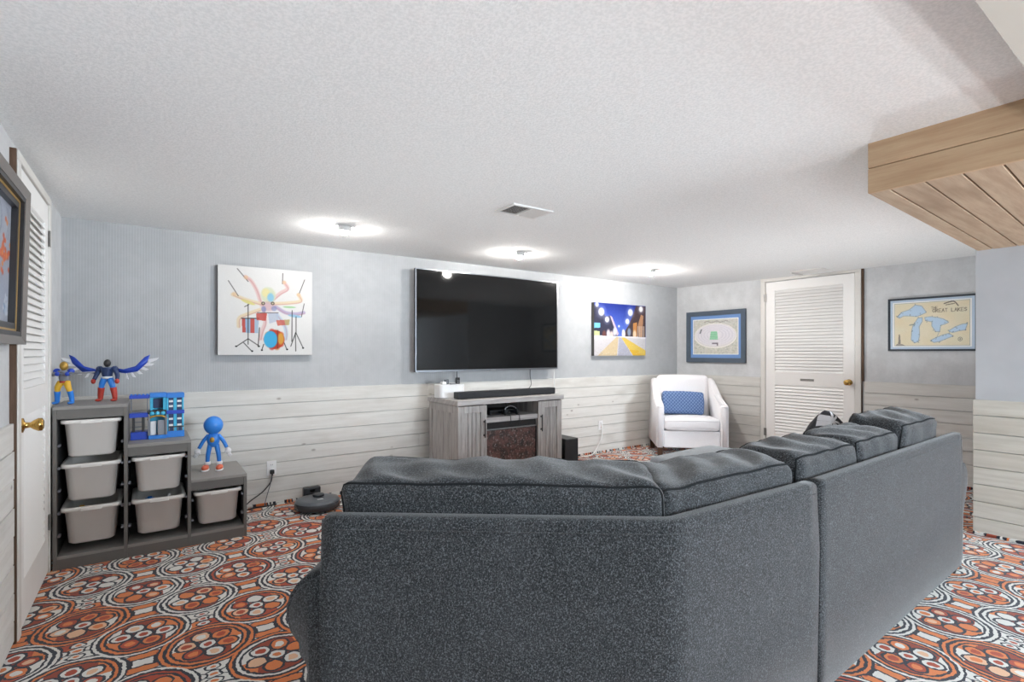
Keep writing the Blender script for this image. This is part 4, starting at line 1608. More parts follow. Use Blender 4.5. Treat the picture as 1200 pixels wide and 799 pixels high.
def lakes(u, v):
    p = Paint(u, v, 1.62, '#E4D9BC')
    rng = np.random.RandomState(11)
    for _ in range(80):
        p.ell(rng.rand(), rng.rand(), 0.14, 0.1, ('#EADFC6', '#E6D6B4', '#E2DCC0')[rng.randint(3)], 0.4, 1.0)
    ed, wa = '#8FA3B4', '#B9D2E8'

    def Q(*a): return [((x - 118) / 845.0, 1 - (y - 170) / 490.0) for x, y in a]
    shapes = [Q((160, 320), (210, 275), (300, 250), (370, 200), (440, 215), (490, 285), (440, 305), (385, 325), (310, 315), (230, 310), (180, 335)),
              Q((400, 350), (445, 345), (445, 385), (410, 440), (415, 540), (400, 610), (360, 620), (325, 590), (330, 490), (345, 430), (375, 390)),
              Q((480, 345), (540, 340), (610, 350), (680, 370), (735, 405), (700, 420), (650, 435), (640, 500), (600, 500), (560, 440), (560, 390), (490, 375)),
              Q((550, 600), (600, 575), (680, 545), (740, 530), (780, 555), (700, 585), (640, 610), (580, 620)),
              Q((745, 500), (810, 460), (880, 435), (930, 430), (910, 490), (840, 500), (780, 515))]
    for sh in shapes:
        p.line(sh + [sh[0]], 0.014, ed, 0.9, 0.008)
    for sh in shapes:
        p.poly(sh, wa)
        for _ in range(14):
            x0, y0 = sh[rng.randint(len(sh))]
            p.ell(x0 + rng.randn() * 0.012, y0 + rng.randn() * 0.015, 0.012, 0.010, '#76858F', 0.7, 0.5)
    p.line(Q((150, 325), (190, 290)), 0.006, '#6E7680')
    p.poly(Q((290, 420), (370, 405), (370, 420), (300, 430)), '#7E8A84', 0.8)
    for a, b in (((640, 500), (600, 590)), ((750, 530), (745, 500))):
        p.line(Q(a, b), 0.005, ed)
    # lighthouse and compass
    p.poly(Q((165, 640), (172, 545), (190, 545), (198, 640)), '#8C857C')
    p.poly(Q((130, 660), (150, 635), (210, 635), (260, 660)), '#9C968C')
    p.line(Q((180, 530), (180, 548)), 0.01, '#6E665E')
    cx, cy = Q((860, 590))[0]
    for r_, c in ((0.045, '#76796E'), (0.035, '#DDD3B8'), (0.015, '#76796E')):
        p.ell(cx, cy, r_, r_, c)
    # title lettering under an arched roof
    write(p, 'THE', 0.51, 0.83, 0.030, 0.055, 0.0045, '#7C6F5E')
    write(p, 'GREAT LAKES', 0.53, 0.755, 0.040, 0.075, 0.006, '#6A5E50')
    p.curve(Q((690, 200), (750, 185), (800, 185), (840, 230)), 0.012, '#5C5249', 0.9)
    p.line(Q((710, 215), (800, 205)), 0.010, '#6A5E50', 0.8)
    p.line([(0.0, 0.0), (1, 0), (1, 1), (0, 1), (0, 0)], 0.008, '#8A98A4')
    p.grain(0.03, seed=8)
    return p.c


def splash(u, v):
    p = Paint(u, v, 1.25, '#AEB4C2')
    rng = np.random.RandomState(21)
    for _ in range(60):
        p.ell(rng.rand(), rng.rand(), 0.13, 0.12, ('#9FA6B8', '#BCC3CF', '#A5AFC4', '#C6CBD4')[rng.randint(4)], 0.5, 1.0)
    for _ in range(60):
        a, r_ = rng.rand() * 6.28, abs(rng.randn()) * 0.16
        p.ell(0.80 + r_ * math.cos(a) * 0.9, 0.56 + r_ * math.sin(a) * 0.6, 0.03, 0.022, ('#E0662E', '#E8873A', '#C9502A')[rng.randint(3)], 0.9, 0.5)
    for k in range(40):
        p.ell(0.95 + rng.randn() * 0.05, 0.08 + abs(rng.randn()) * 0.08, 0.02, 0.02, ('#DDE3EC', '#C9D6E6', '#7E9CC0')[rng.randint(3)], 0.8, 0.5)
    for k in range(12):
        x = 0.5 + rng.rand() * 0.5
        p.curve([(x, 0.95), (x + 0.06, 0.8 + rng.rand() * 0.1), (x + 0.02, 0.7)], 0.004, '#7C8494', 0.6)
    p.grain(0.03, seed=6)
    return p.c


# stretched canvases on the television wall
def canvas(name, label, x0, x1, z0, z1, depth, func, nx, ny):
    t = thing(name, label, 'picture', ((x0 + x1) / 2, WALL_Y - 0.001, z0))
    w, h = x1 - x0, z1 - z0
    obj('stretcher', bx(-w / 2, w / 2, -depth, 0, 0, h, bev=0.002, seg=1), 'canvas_side', t)
    paint_panel('print', w, h, nx, ny, func, 'paint', t, x0=-w / 2, y=-depth - 0.0006, gain=0.86)
    return t


canvas('canvas_print', 'white square canvas of a drumming octopus left of the television', 0.436, 1.142, 1.240, 1.950, 0.050, octopus, 230, 230)
canvas('canvas_print', 'canvas print of a night street with yellow lines right of the television', 4.50, 5.46, 1.22, 1.885, 0.048, city, 190, 140)


def frame_parts(t, w, h, fw, fd, mat, name='frame_side'):
    """four mitred frame sides, local XZ, back at y=0, front at y=-fd"""
    for k, (pts) in enumerate((((0, 0), (w, 0), (w - fw, fw), (fw, fw)), ((w, 0), (w, h), (w - fw, h - fw), (w - fw, fw)),
                               ((w, h), (0, h), (fw, h - fw), (w - fw, h - fw)), ((0, h), (0, 0), (fw, fw), (fw, h - fw)))):
        bm = BM()
        lo = [bm.verts.new((x, 0, z)) for x, z in pts]
        hi = [bm.verts.new((x, -fd if i < 2 else -fd * 0.8, z)) for i, (x, z) in enumerate(pts)]
        bm.faces.new(lo)
        bm.faces.new(hi[::-1])
        for i in range(4):
            bm.faces.new((lo[i], lo[(i + 1) % 4], hi[(i + 1) % 4], hi[i]))
        obj(name, bm, mat, t)


# framed stadium photograph (right wall, left of the door); local x runs towards -Y in the room
t = thing('framed_photograph', 'slate framed aerial photograph of a stadium with blue mat', 'picture', (WALL_XR - 0.001, 4.462, 1.126), R(-90))
w, h = 0.872, 0.694
frame_parts(t, w, h, 0.062, 0.03, 'frame_slate')
obj('mat_board', bx(0.055, w - 0.055, -0.012, -0.004, 0.055, h - 0.055), 'mat_blue', t)
obj('mat_liner', bx(0.100, w - 0.100, -0.014, -0.0125, 0.108, h - 0.108), 'mat_white', t)
paint_panel('print', w - 0.216, h - 0.232, 130, 100, stadium, 'paint_gloss', t, x0=0.108, y=-0.0146, z0=0.116)
# framed map
t = thing('framed_map', 'thin black framed lake map with pale blue mat beside the partition', 'picture', (WALL_XR - 0.001, 2.054, 1.275), R(-90))
w, h = 0.695, 0.528
frame_parts(t, w, h, 0.018, 0.022, 'frame_black')
obj('mat_board', bx(0.017, w - 0.017, -0.012, -0.004, 0.017, h - 0.017), 'mat_pale', t)
obj('mat_liner', bx(0.040, w - 0.040, -0.014, -0.0125, 0.040, h - 0.040), 'mat_white', t)
paint_panel('print', w - 0.104, h - 0.100, 190, 130, lakes, 'paint_gloss', t, x0=0.052, y=-0.0146, z0=0.050)
# picture on the left wall, leaning out at the top
t = thing('framed_painting', 'deep taupe framed blue and orange painting on the left wall', 'picture', (WALL_XL + 0.008, 2.20, 1.295), R(90))
t.rotation_euler = (R(1.4), 0, R(90))
w, h = 0.815, 0.655
frame_parts(t, w, h, 0.034, 0.050, 'frame_taupe')


def ring(name, mat, inset, wid, y0, y1):
    bm = BM()
    a, b = inset, inset + wid
    for q in ((a, w - a, a, b), (a, w - a, h - b, h - a), (a, b, b + 1e-4, h - b - 1e-4), (w - b, w - a, b + 1e-4, h - b - 1e-4)):
        box(bm, q[0], q[1], y0, y1, q[2], q[3])
    obj(name, bm, mat, t)


ring('dark_step', 'frame_dark', 0.0345, 0.018, -0.0385, 0.0)
ring('gold_liner', 'gold', 0.0528, 0.010, -0.026, 0.0)
ring('dark_liner', 'frame_dark', 0.0631, 0.024, -0.0245, 0.0)
paint_panel('print', w - 0.17, h - 0.17, 120, 100, splash, 'paint_gloss', t, x0=0.085, y=-0.004, z0=0.085)


# ------------------------------------------------------------------ outlets and cords
def outlet(label, x, z, y=WALL_Y - 0.0185):
    t = thing('wall_outlet', label, 'outlet', (x, y, z))
    obj('cover_plate', bx(-0.037, 0.037, -0.006, 0, -0.06, 0.06, bev=0.002, seg=1), 'white_plastic', t)
    for dz in (-0.027, 0.027):
        bm = BM()
        prism(bm, rrect_loop(0.017, 0.014, 0.008, 3), 0, 0.0022, mtx=Matrix.Translation((0, -0.006, dz)) @ Matrix.Rotation(R(90), 4, 'X'))
        r_ = obj('receptacle', bm, 'white_plastic', t)
        bm = BM()
        for sx in (-0.006, 0.006):
            box(bm, sx - 0.0012, sx + 0.0012, -0.0088, -0.00825, dz - 0.004, dz + 0.006)
        o = obj('slots', bm, 'black_plastic', r_)
    return t


outlet('white wall outlet with a black plug above the robot vacuum', 0.828, 0.302)
outlet('small white wall outlet with a white cord left of the armchair', 4.64, 0.345)
pl = thing('power_plug', 'black plug pushed into the outlet near the storage unit', 'plug', (0.828, WALL_Y - 0.027, 0.275))
obj('body', bx(-0.016, 0.016, -0.03, -0.0005, -0.016, 0.016, bev=0.005), 'black_plastic', pl)
obj('strain_relief', bx(-0.006, 0.006, -0.024, -0.012, -0.032, -0.0165, bev=0.002, seg=1), 'cable', pl)
yw = WALL_Y - 0.045
c1 = cable('power_cord', 'thick black power cord from the outlet to the storage unit', [(0.826, yw, 0.243), (0.815, yw, 0.19), (0.755, yw, 0.12), (0.66, yw - 0.01, 0.06), (0.60, yw - 0.02, 0.008)], 0.0045, 'cable')
c2 = cable('power_cord', 'thinner grey cord dropping straight from the outlet', [(0.822, yw - 0.012, 0.243), (0.812, yw, 0.17), (0.79, yw, 0.09), (0.765, yw - 0.02, 0.007)], 0.003, 'robot')
for c_ in (c1, c2):
    c_.data.transform(Matrix.Translation(-pl.location))
    c_.parent = pl
    del c_['category']
    c_.name = 'cord'
cable('floor_cable', 'black cord lying on the carpet below the left outlet', [(0.56, 4.50, 0.006), (0.62, 4.54, 0.006), (0.70, 4.585, 0.006), (0.78, 4.57, 0.006), (0.86, 4.59, 0.006)], 0.005, 'cable')
cable('charger_cable', 'white cable from the right outlet down to the carpet', [(4.645, WALL_Y - 0.03, 0.36), (4.642, WALL_Y - 0.05, 0.30), (4.62, WALL_Y - 0.06, 0.20), (4.56, WALL_Y - 0.06, 0.10), (4.50, WALL_Y - 0.06, 0.03), (4.40, WALL_Y - 0.09, 0.006), (4.2, WALL_Y - 0.10, 0.006)], 0.006, 'white_cable')

# ------------------------------------------------------------------ robot vacuum and dock
rv = thing('robot_vacuum', 'round grey robot vacuum on the carpet by the far wall', 'robot vacuum', (1.105, 4.27, 0))
bm = BM()
lathe(bm, [(0, 0.012), (0.15, 0.012), (0.166, 0.022), (0.168, 0.07), (0.162, 0.083), (0.12, 0.088), (0, 0.090)], 40)
obj('body', bm, 'robot', rv, smooth=True)
bm = BM()
lathe(bm, [(0.168, 0.02), (0.173, 0.024), (0.173, 0.066), (0.169, 0.071)], 24, a0=R(150), a1=R(390))
obj('bumper', bm, 'robot_dark', rv, smooth=True)
bm = BM()
lathe(bm, [(0, 0.0905), (0.042, 0.0905), (0.045, 0.095), (0.045, 0.106), (0.040, 0.110), (0, 0.111)], 24, Matrix.Translation((0.02, 0.05, 0)))
obj('sensor_turret', bm, 'robot_dark', rv, smooth=True)
obj('button', bx(-0.015, 0.03, -0.06, -0.045, 0.0898, 0.0925, bev=0.001, seg=1), 'white_plastic', rv)
for sx in (-0.1, 0.1):
    bm = BM()
    lathe(bm, [(0, -0.012), (0.03, -0.012), (0.03, 0.012), (0, 0.012)], 14, Matrix.Translation((sx, 0, 0.03)) @ Matrix.Rotation(R(90), 4, 'Y'))
    obj('wheel', bm, 'black_plastic', rv)
dk = thing('charging_dock', 'dark charging dock standing behind the robot vacuum', 'dock', (1.13, 4.555, 0))
obj('tower', bx(-0.07, 0.07, -0.03, 0.03, 0.0, 0.118, bev=0.012), 'robot_dark', dk)
obj('base_plate', bx(-0.08, 0.08, -0.085, -0.031, 0.0, 0.010, bev=0.003), 'robot_dark', dk)
obj('lens', bx(-0.02, 0.02, -0.034, -0.0305, 0.08, 0.1), 'screen', dk)

# ------------------------------------------------------------------ ceiling fittings
for li, (x, y, lab) in enumerate(((1.168, 3.79, 'lit eyeball ceiling lamp above the octopus canvas'), (2.800, 3.84, 'lit eyeball ceiling lamp in front of the television'), (4.60, 3.80, 'lit eyeball ceiling lamp above the night street canvas'))):
    t = thing('ceiling_lamp', lab, 'lamp', (x, y, CEIL), 0, 'eyeball lamps along the television wall')
    bm = BM()
    lathe(bm, [(0.058, 0.0), (0.082, 0.0), (0.080, -0.006), (0.058, -0.006)], 30)
    bm.faces.new  # keep
    obj('trim_ring', bm, 'lamp_trim', t, smooth=False)
    bm = BM()
    lathe(bm, [(0.052, -0.0005), (0.056, -0.0005), (0.054, -0.040 if li < 3 else -0.098), (0.050, -0.040 if li < 3 else -0.098), (0.052, -0.0005)], 20, a0=R(205 if li < 3 else 0), a1=R(335 if li < 3 else 360))
    obj('eyeball_shroud', bm, 'lamp_trim', t, smooth=False)
    bm = BM()
    lathe(bm, [(0, -0.064), (0.022, -0.060), (0.036, -0.046), (0.038, -0.032), (0.032, -0.016), (0, -0.006)], 12)
    obj('bulb', bm, 'bulb%d' % li, t, smooth=True)
    bm = BM()
    lathe(bm, [(0, -0.0005), (0.016, -0.0005), (0.016, -0.0055), (0, -0.0055)], 12)
    obj('socket', bm, 'white_plastic', t)
for x, y, f_, cone, lab in ((0.5, -1.7, 1.0, 152, 'added fill uplight behind the camera, left'), (1.7, -2.4, 1.0, 152, 'added fill uplight behind the camera, right'),
                            (1.25, 2.55, 0.24, 136, 'added fill uplight hidden in front of the angled sofa section'), (4.62, 1.95, 0.44, 136, 'added fill uplight hidden beyond the straight sofa section')):
    t = thing('added_floor_uplight', lab, 'lamp', (x, y, 0), 0, 'added fill uplights')  # unseen lamps added to brighten the ceiling
    bm = BM()
    lathe(bm, [(0, 0.0), (0.11, 0.0), (0.11, 0.30), (0.10, 0.30), (0.10, 0.02), (0, 0.02)], 24)
    obj('can', bm, 'black_plastic', t)
    bm = BM()
    lathe(bm, [(0, 0.021), (0.06, 0.021), (0.08, 0.12), (0.06, 0.20), (0, 0.22)], 16)
    obj('lamp_bulb', bm, 'globe', t, smooth=True)
    d = bpy.data.lights.new('uplight', 'SPOT')
    d.energy, d.color = FILL_UPLIGHT_W * f_, (0.93, 0.975, 1.0)
    d.spot_size, d.spot_blend, d.shadow_soft_size = R(cone), 0.35, 0.10
    L = bpy.data.objects.new('uplight', d)
    COL.objects.link(L)
    L.parent = t
    L.location, L.rotation_euler = (0, 0, 0.32), (R(180), 0, 0)

vt = thing('ceiling_vent', 'white two-way ceiling vent with a dark half in front of the television', 'vent', (2.0, 2.687, CEIL), 0)
for a in ((-0.160, 0.160, -0.108, -0.090), (-0.160, 0.160, 0.090, 0.108), (-0.160, -0.140, -0.0895, 0.0895), (0.140, 0.160, -0.0895, 0.0895), (-0.006, 0.006, -0.0895, 0.0895)):
    obj('frame_side', bx(a[0], a[1], a[2], a[3], -0.010, 0.0), 'vent', vt)
obj('duct', bx(-0.139, 0.139, -0.089, 0.089, -0.0008, 0.0), 'duct', vt)
src = obj('slat', bx(-0.0105, 0.0105, -0.089, 0.089, -0.0006, 0.0006), 'vent', vt)
first = True
for k in range(9):
    for side in (-1, 1):
        x = side * (0.020 + k * 0.0135)
        s = src if first else share('slat', src, vt)
        first = False
        s.location = (x, 0, -0.0065)
        s.rotation_euler = (0, R(-25 if side < 0 else 28), 0)
        if side < 0:
            s.scale = (0.4, 1, 1)
cb = thing('ceiling_bracket', 'small white folded bracket on the ceiling above the far door', 'bracket', (5.90, 2.67, CEIL - 0.030), R(-90))
obj('plate', bx(-0.16, 0.16, -0.13, 0.13, -0.012, -0.002, bev=0.002, seg=1), 'vent', cb)
obj('lip', bx(-0.16, -0.152, -0.13, 0.13, -0.030, -0.0125), 'vent', cb)
obj('clip', bx(-0.176, -0.1605, -0.125, -0.10, -0.022, -0.004), 'vent', cb)
obj('spacer', bx(-0.10, 0.10, -0.08, 0.08, -0.0018, 0.028), 'vent', cb)

# ================================================================== STORAGE UNIT WITH BINS
UX0, UY0, UY1 = -0.455, 3.93, 4.44
xs = [-0.455, -0.118, 0.213, 0.548]
tops = [0.945, 0.692, 0.428]
su = thing('storage_unit', 'grey stepped toy storage unit with three columns by the left door', 'storage unit', (0.046, UY0, 0))


def spart(name, bm, mat, parent=None):
    o = obj(name, bm, mat, su, world=True)
    if parent is not None:
        o.parent = parent
    return o


T = 0.018
sides = []
for k, x in enumerate(xs):
    hgt = tops[min(k, 2)] if k < 3 else tops[2]
    hgt = tops[k] if k < 3 else tops[2]
    x0 = x - (T if k == 3 else (0 if k == 0 else T / 2))
    x1 = x0 + T
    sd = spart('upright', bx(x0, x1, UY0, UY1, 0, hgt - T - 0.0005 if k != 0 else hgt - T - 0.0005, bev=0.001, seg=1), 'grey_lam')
    sides.append((x0, x1, sd))
for c in range(3):
    a = sides[c][1] + 0.0006
    b = sides[c + 1][0] - 0.0006
    xl = sides[c][0] if c == 0 else sides[c][0]
    xr = sides[c + 1][1]
    z = tops[c]
    if c < 2:
        tx1 = sides[c + 1][0] - 0.0006 if False else sides[c + 1][1]
    # top boards: each rests on its uprights; the taller column's top ends over the shared upright
    l_ = sides[c][0] if c == 0 else sides[c][1] + 0.0006
    r_ = sides[c + 1][1]
    if c < 2:
        # shared upright stops under the lower top, so close the side of the taller column
        spart('side_panel', bx(sides[c + 1][0], sides[c + 1][1], UY0, UY1, tops[c + 1] - T, tops[c] - T - 0.0005), 'grey_lam')
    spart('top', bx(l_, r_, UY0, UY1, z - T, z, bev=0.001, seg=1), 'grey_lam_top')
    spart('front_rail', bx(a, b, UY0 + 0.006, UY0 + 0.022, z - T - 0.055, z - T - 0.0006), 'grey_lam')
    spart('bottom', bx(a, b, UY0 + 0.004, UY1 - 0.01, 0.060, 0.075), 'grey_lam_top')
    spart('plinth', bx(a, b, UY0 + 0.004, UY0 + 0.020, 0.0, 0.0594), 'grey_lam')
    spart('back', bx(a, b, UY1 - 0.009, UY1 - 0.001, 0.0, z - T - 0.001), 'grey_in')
    if c < 2:
        pass
    # inner linings and plastic runners
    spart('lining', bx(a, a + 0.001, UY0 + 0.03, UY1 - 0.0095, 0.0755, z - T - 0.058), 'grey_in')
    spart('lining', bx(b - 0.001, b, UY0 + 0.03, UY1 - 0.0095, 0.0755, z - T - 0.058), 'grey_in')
    n = 3 - c
    for k in range(2 * n):
        zz = 0.19 + k * 0.1315 if n > 1 else 0.16 + k * 0.13
        if zz > z - 0.10:
            break
        spart('runner', bx(a + 0.0012, a + 0.014, UY0 + 0.012, UY0 + 0.06, zz - 0.006, zz + 0.006, bev=0.002, seg=1), 'toy_grey')
        spart('runner', bx(b - 0.014, b - 0.0012, UY0 + 0.012, UY0 + 0.06, zz - 0.006, zz + 0.006, bev=0.002, seg=1), 'toy_grey')


def bin_shell():
    """tapered open tub with a thick flared rim, local origin at the bottom centre front"""
    W, D, H = 0.285, 0.40, 0.225
    bm = BM()

    def ring(w, y0, y1, z, r):
        cx, cy = 0.0, (y0 + y1) / 2
        return [bm.verts.new((cx + x, cy + y, z)) for x, y in rrect_loop(w / 2, (y1 - y0) / 2, r, 4)]
    R_ = [ring(0.195, 0.05, 0.36, 0.012, 0.03), ring(0.215, 0.036, 0.37, 0.0, 0.035)]
    R_ = [ring(0.190, 0.045, 0.36, 0.0, 0.03), ring(0.222, 0.026, 0.375, 0.012, 0.042), ring(0.252, 0.008, 0.392, H - 0.022, 0.045),
          ring(W, -0.006, 0.405, H - 0.022, 0.04), ring(W + 0.002, -0.008, 0.407, H - 0.004, 0.04), ring(W - 0.004, -0.004, 0.404, H, 0.04),
          ring(0.246, 0.014, 0.388, H, 0.04), ring(0.216, 0.030, 0.372, 0.016, 0.04), ring(0.18, 0.05, 0.355, 0.006, 0.03)]
    for A, B in zip(R_, R_[1:]):
        n = len(A)
        for k in range(n):
            bm.faces.new((A[k], A[(k + 1) % n], B[(k + 1) % n], B[k]))
    bm.faces.new(R_[0][::-1])
    bm.faces.new(R_[-1])
    return bm


bin0 = None
BINS = []
cx = [(xs[0] + T + xs[1] - T / 2) / 2, (xs[1] + T / 2 + xs[2] - T / 2) / 2, (xs[2] + T / 2 + xs[3] - T) / 2]
spec = [(0, 0.638, 'beige bin topmost in the tallest column of the storage unit'), (0, 0.378, 'beige bin in the middle of the tallest column of the storage unit'),
        (0, 0.122, 'beige bin lowest in the tallest column of the storage unit, a yellow toy peeking out'), (1, 0.380, 'upper beige bin in the two-bin middle column of the storage unit'),
        (1, 0.115, 'lower beige bin in the two-bin middle column of the storage unit, toys inside'), (2, 0.112, 'single beige bin in the lowest column below the blue toy figure')]
rim0 = None
for c, z, lab in spec:
    t = thing('storage_bin', lab, 'bin', (cx[c] + (0.0 if c == 0 else 0.004), UY0 + 0.012, z), 0, 'bins in the storage unit')
    if bin0 is None:
        bin0 = obj('tub', bin_shell(), 'bin', t, smooth=True)
        for f in bin0.data.polygons:
            f.use_smooth = True
        rim0 = obj('grip', bx(-0.05, 0.05, -0.014, -0.0085, 0.202, 0.222, bev=0.002, seg=1), 'bin', t)
    else:
        share('tub', bin0, t)
        share('grip', rim0, t)
# bits of toys showing in two of the bins
for lab, x, y, z, hgt, mt in (('blue toy block peeking from the lower middle bin', cx[1] - 0.045, UY0 + 0.13, 0.124, 0.205, 'toy_blue'),
                              ('white toy bar peeking from the lower middle bin', cx[1] + 0.03, UY0 + 0.12, 0.124, 0.215, 'toy_white'),
                              ('yellow toy block peeking from the lowest bin of the tall column', cx[0] - 0.05, UY0 + 0.10, 0.131, 0.205, 'toy_yellow')):
    bm = BM()
    if mt == 'toy_white':
        box(bm, -0.008, 0.008, -0.008, 0.008, 0.0, hgt, bev=0.003, seg=1, mtx=Matrix.Rotation(R(8), 4, 'Y'))
    else:
        prism(bm, rrect_loop(0.026, 0.022, 0.01, 3), 0.0, hgt - 0.01, bev=0.004, seg=1)
        lathe(bm, [(0.012, hgt - 0.0105), (0.012, hgt), (0, hgt)], 10)
    o = tag(obj('toy_block', bm, mt), lab, 'toy')
    o.location = (x, y, z)


# ------------------------------------------------------------------ plain jointed toy figures
def limb(bm, pts, rad, n=10):
    tube(bm, smoothpath(pts, 4) if len(pts) > 2 else pts, [rad[0] + (rad[-1] - rad[0]) * i / (4 * (len(pts) - 1)) for i in range(4 * (len(pts) - 1) + 1)] if len(pts) > 2 else list(rad), n)


def ball(bm, c, r, sx=1, sy=1, sz=1):
    m = Matrix.Translation(c) @ Matrix.Diagonal((r * sx, r * sy, r * sz, 1))
    bmesh.ops.create_icosphere(bm, subdivisions=3, radius=1.0, matrix=m)


def fig_part(t, name, mat, fn):
    bm = BM()
    fn(bm)
    return obj(name, bm, mat, t, smooth=True)


# blue figure with white hands and orange shoes
t = thing('toy_figure', 'blue plastic toy figure with white hands and orange shoes on the lowest step', 'toy figure', (0.372, 4.20, 0.4285), R(-20))
fig_part(t, 'head', 'toy_blue', lambda b: ball(b, (0.0, 0, 0.315), 0.062, 1.0, 0.95, 1.05))
fig_part(t, 'torso', 'toy_blue', lambda b: ball(b, (0, 0, 0.215), 0.042, 1.0, 0.85, 1.35))
fig_part(t, 'chest_patch', 'toy_gold', lambda b: ball(b, (0.0, -0.026, 0.215), 0.018, 1, 0.8, 1.25))
for s in (-1, 1):
    fig_part(t, 'arm', 'toy_blue', lambda b: limb(b, [(s * 0.03, 0, 0.245), (s * 0.062, -0.004, 0.205), (s * 0.088, -0.010, 0.155)], (0.014, 0.012)))

    def hand(b):
        ball(b, (s * 0.098, -0.012, 0.132), 0.020, 1, 0.7, 1.1)
        for k in range(4):
            a = R(-50 + 28 * k)
            limb(b, [(s * 0.098, -0.012, 0.13), (s * (0.098 + 0.02 * math.sin(a) + 0.012), -0.014, 0.13 - 0.04 * math.cos(a))], (0.0085, 0.006), 8)
        limb(b, [(s * 0.095, -0.014, 0.14), (s * 0.078, -0.022, 0.118)], (0.008, 0.006), 8)
    fig_part(t, 'hand', 'toy_white', hand)
    fig_part(t, 'leg', 'toy_blue', lambda b: limb(b, [(s * 0.020, 0, 0.18), (s * 0.033, -0.002, 0.11), (s * 0.038, 0, 0.05)], (0.017, 0.013)))
    fig_part(t, 'cuff', 'toy_white', lambda b: lathe(b, [(0, 0.036), (0.019, 0.036), (0.021, 0.047), (0.019, 0.058), (0, 0.058)], 14, Matrix.Translation((s * 0.038, 0, 0))))
    fig_part(t, 'shoe', 'toy_orange', lambda b: (ball(b, (s * 0.045, -0.024, 0.020), 0.030, 0.75, 1.35, 0.66)))
    fig_part(t, 'sole', 'toy_white', lambda b: prism(b, [(s * 0.045 + x, -0.024 + y) for x, y in rrect_loop(0.022, 0.038, 0.02, 4)], 0.0, 0.008))

# yellow and blue figure holding a long grey staff
t = thing('toy_figure', 'yellow and blue toy figure holding a grey staff on the tallest step', 'toy figure', (-0.425, 4.13, 0.9455), R(-20))
fig_part(t, 'head', 'toy_gold', lambda b: ball(b, (0, 0, 0.232), 0.023, 0.9, 1.0, 1.2))
fig_part(t, 'torso', 'toy_grey', lambda b: limb(b, [(0, 0, 0.135), (0, 0, 0.165), (0, 0, 0.205)], (0.021, 0.030)))
fig_part(t, 'belt', 'toy_red', lambda b: lathe(b, [(0, 0.130), (0.024, 0.130), (0.024, 0.141), (0, 0.141)], 14))
for s in (-1, 1):
    fig_part(t, 'shoulder', 'toy_dblue', lambda b: ball(b, (s * 0.036, 0, 0.200), 0.018))
    fig_part(t, 'arm', 'toy_grey', lambda b: limb(b, [(s * 0.038, 0, 0.196), (s * 0.042, -0.03, 0.180), (s * 0.025 + 0.02, -0.062, 0.186)], (0.011, 0.009)))
    fig_part(t, 'glove', 'toy_dblue', lambda b: ball(b, (s * 0.025 + 0.025, -0.068, 0.186), 0.013))
    fig_part(t, 'thigh', 'toy_yellow', lambda b: limb(b, [(s * 0.014, 0, 0.135), (s * 0.026, -0.010, 0.105), (s * 0.032, -0.004, 0.075)], (0.019, 0.013)))
    fig_part(t, 'boot', 'toy_blue', lambda b: (limb(b, [(s * 0.032, -0.004, 0.080), (s * 0.036, 0.004, 0.045), (s * 0.038, 0.006, 0.012)], (0.016, 0.012)), ball(b, (s * 0.040, -0.010, 0.0085), 0.017, 0.8, 1.7, 0.5)))
fig_part(t, 'staff', 'toy_grey', lambda b: tube(b, [(-0.09, -0.068, 0.180), (0.19, -0.072, 0.196)], 0.005, 8))

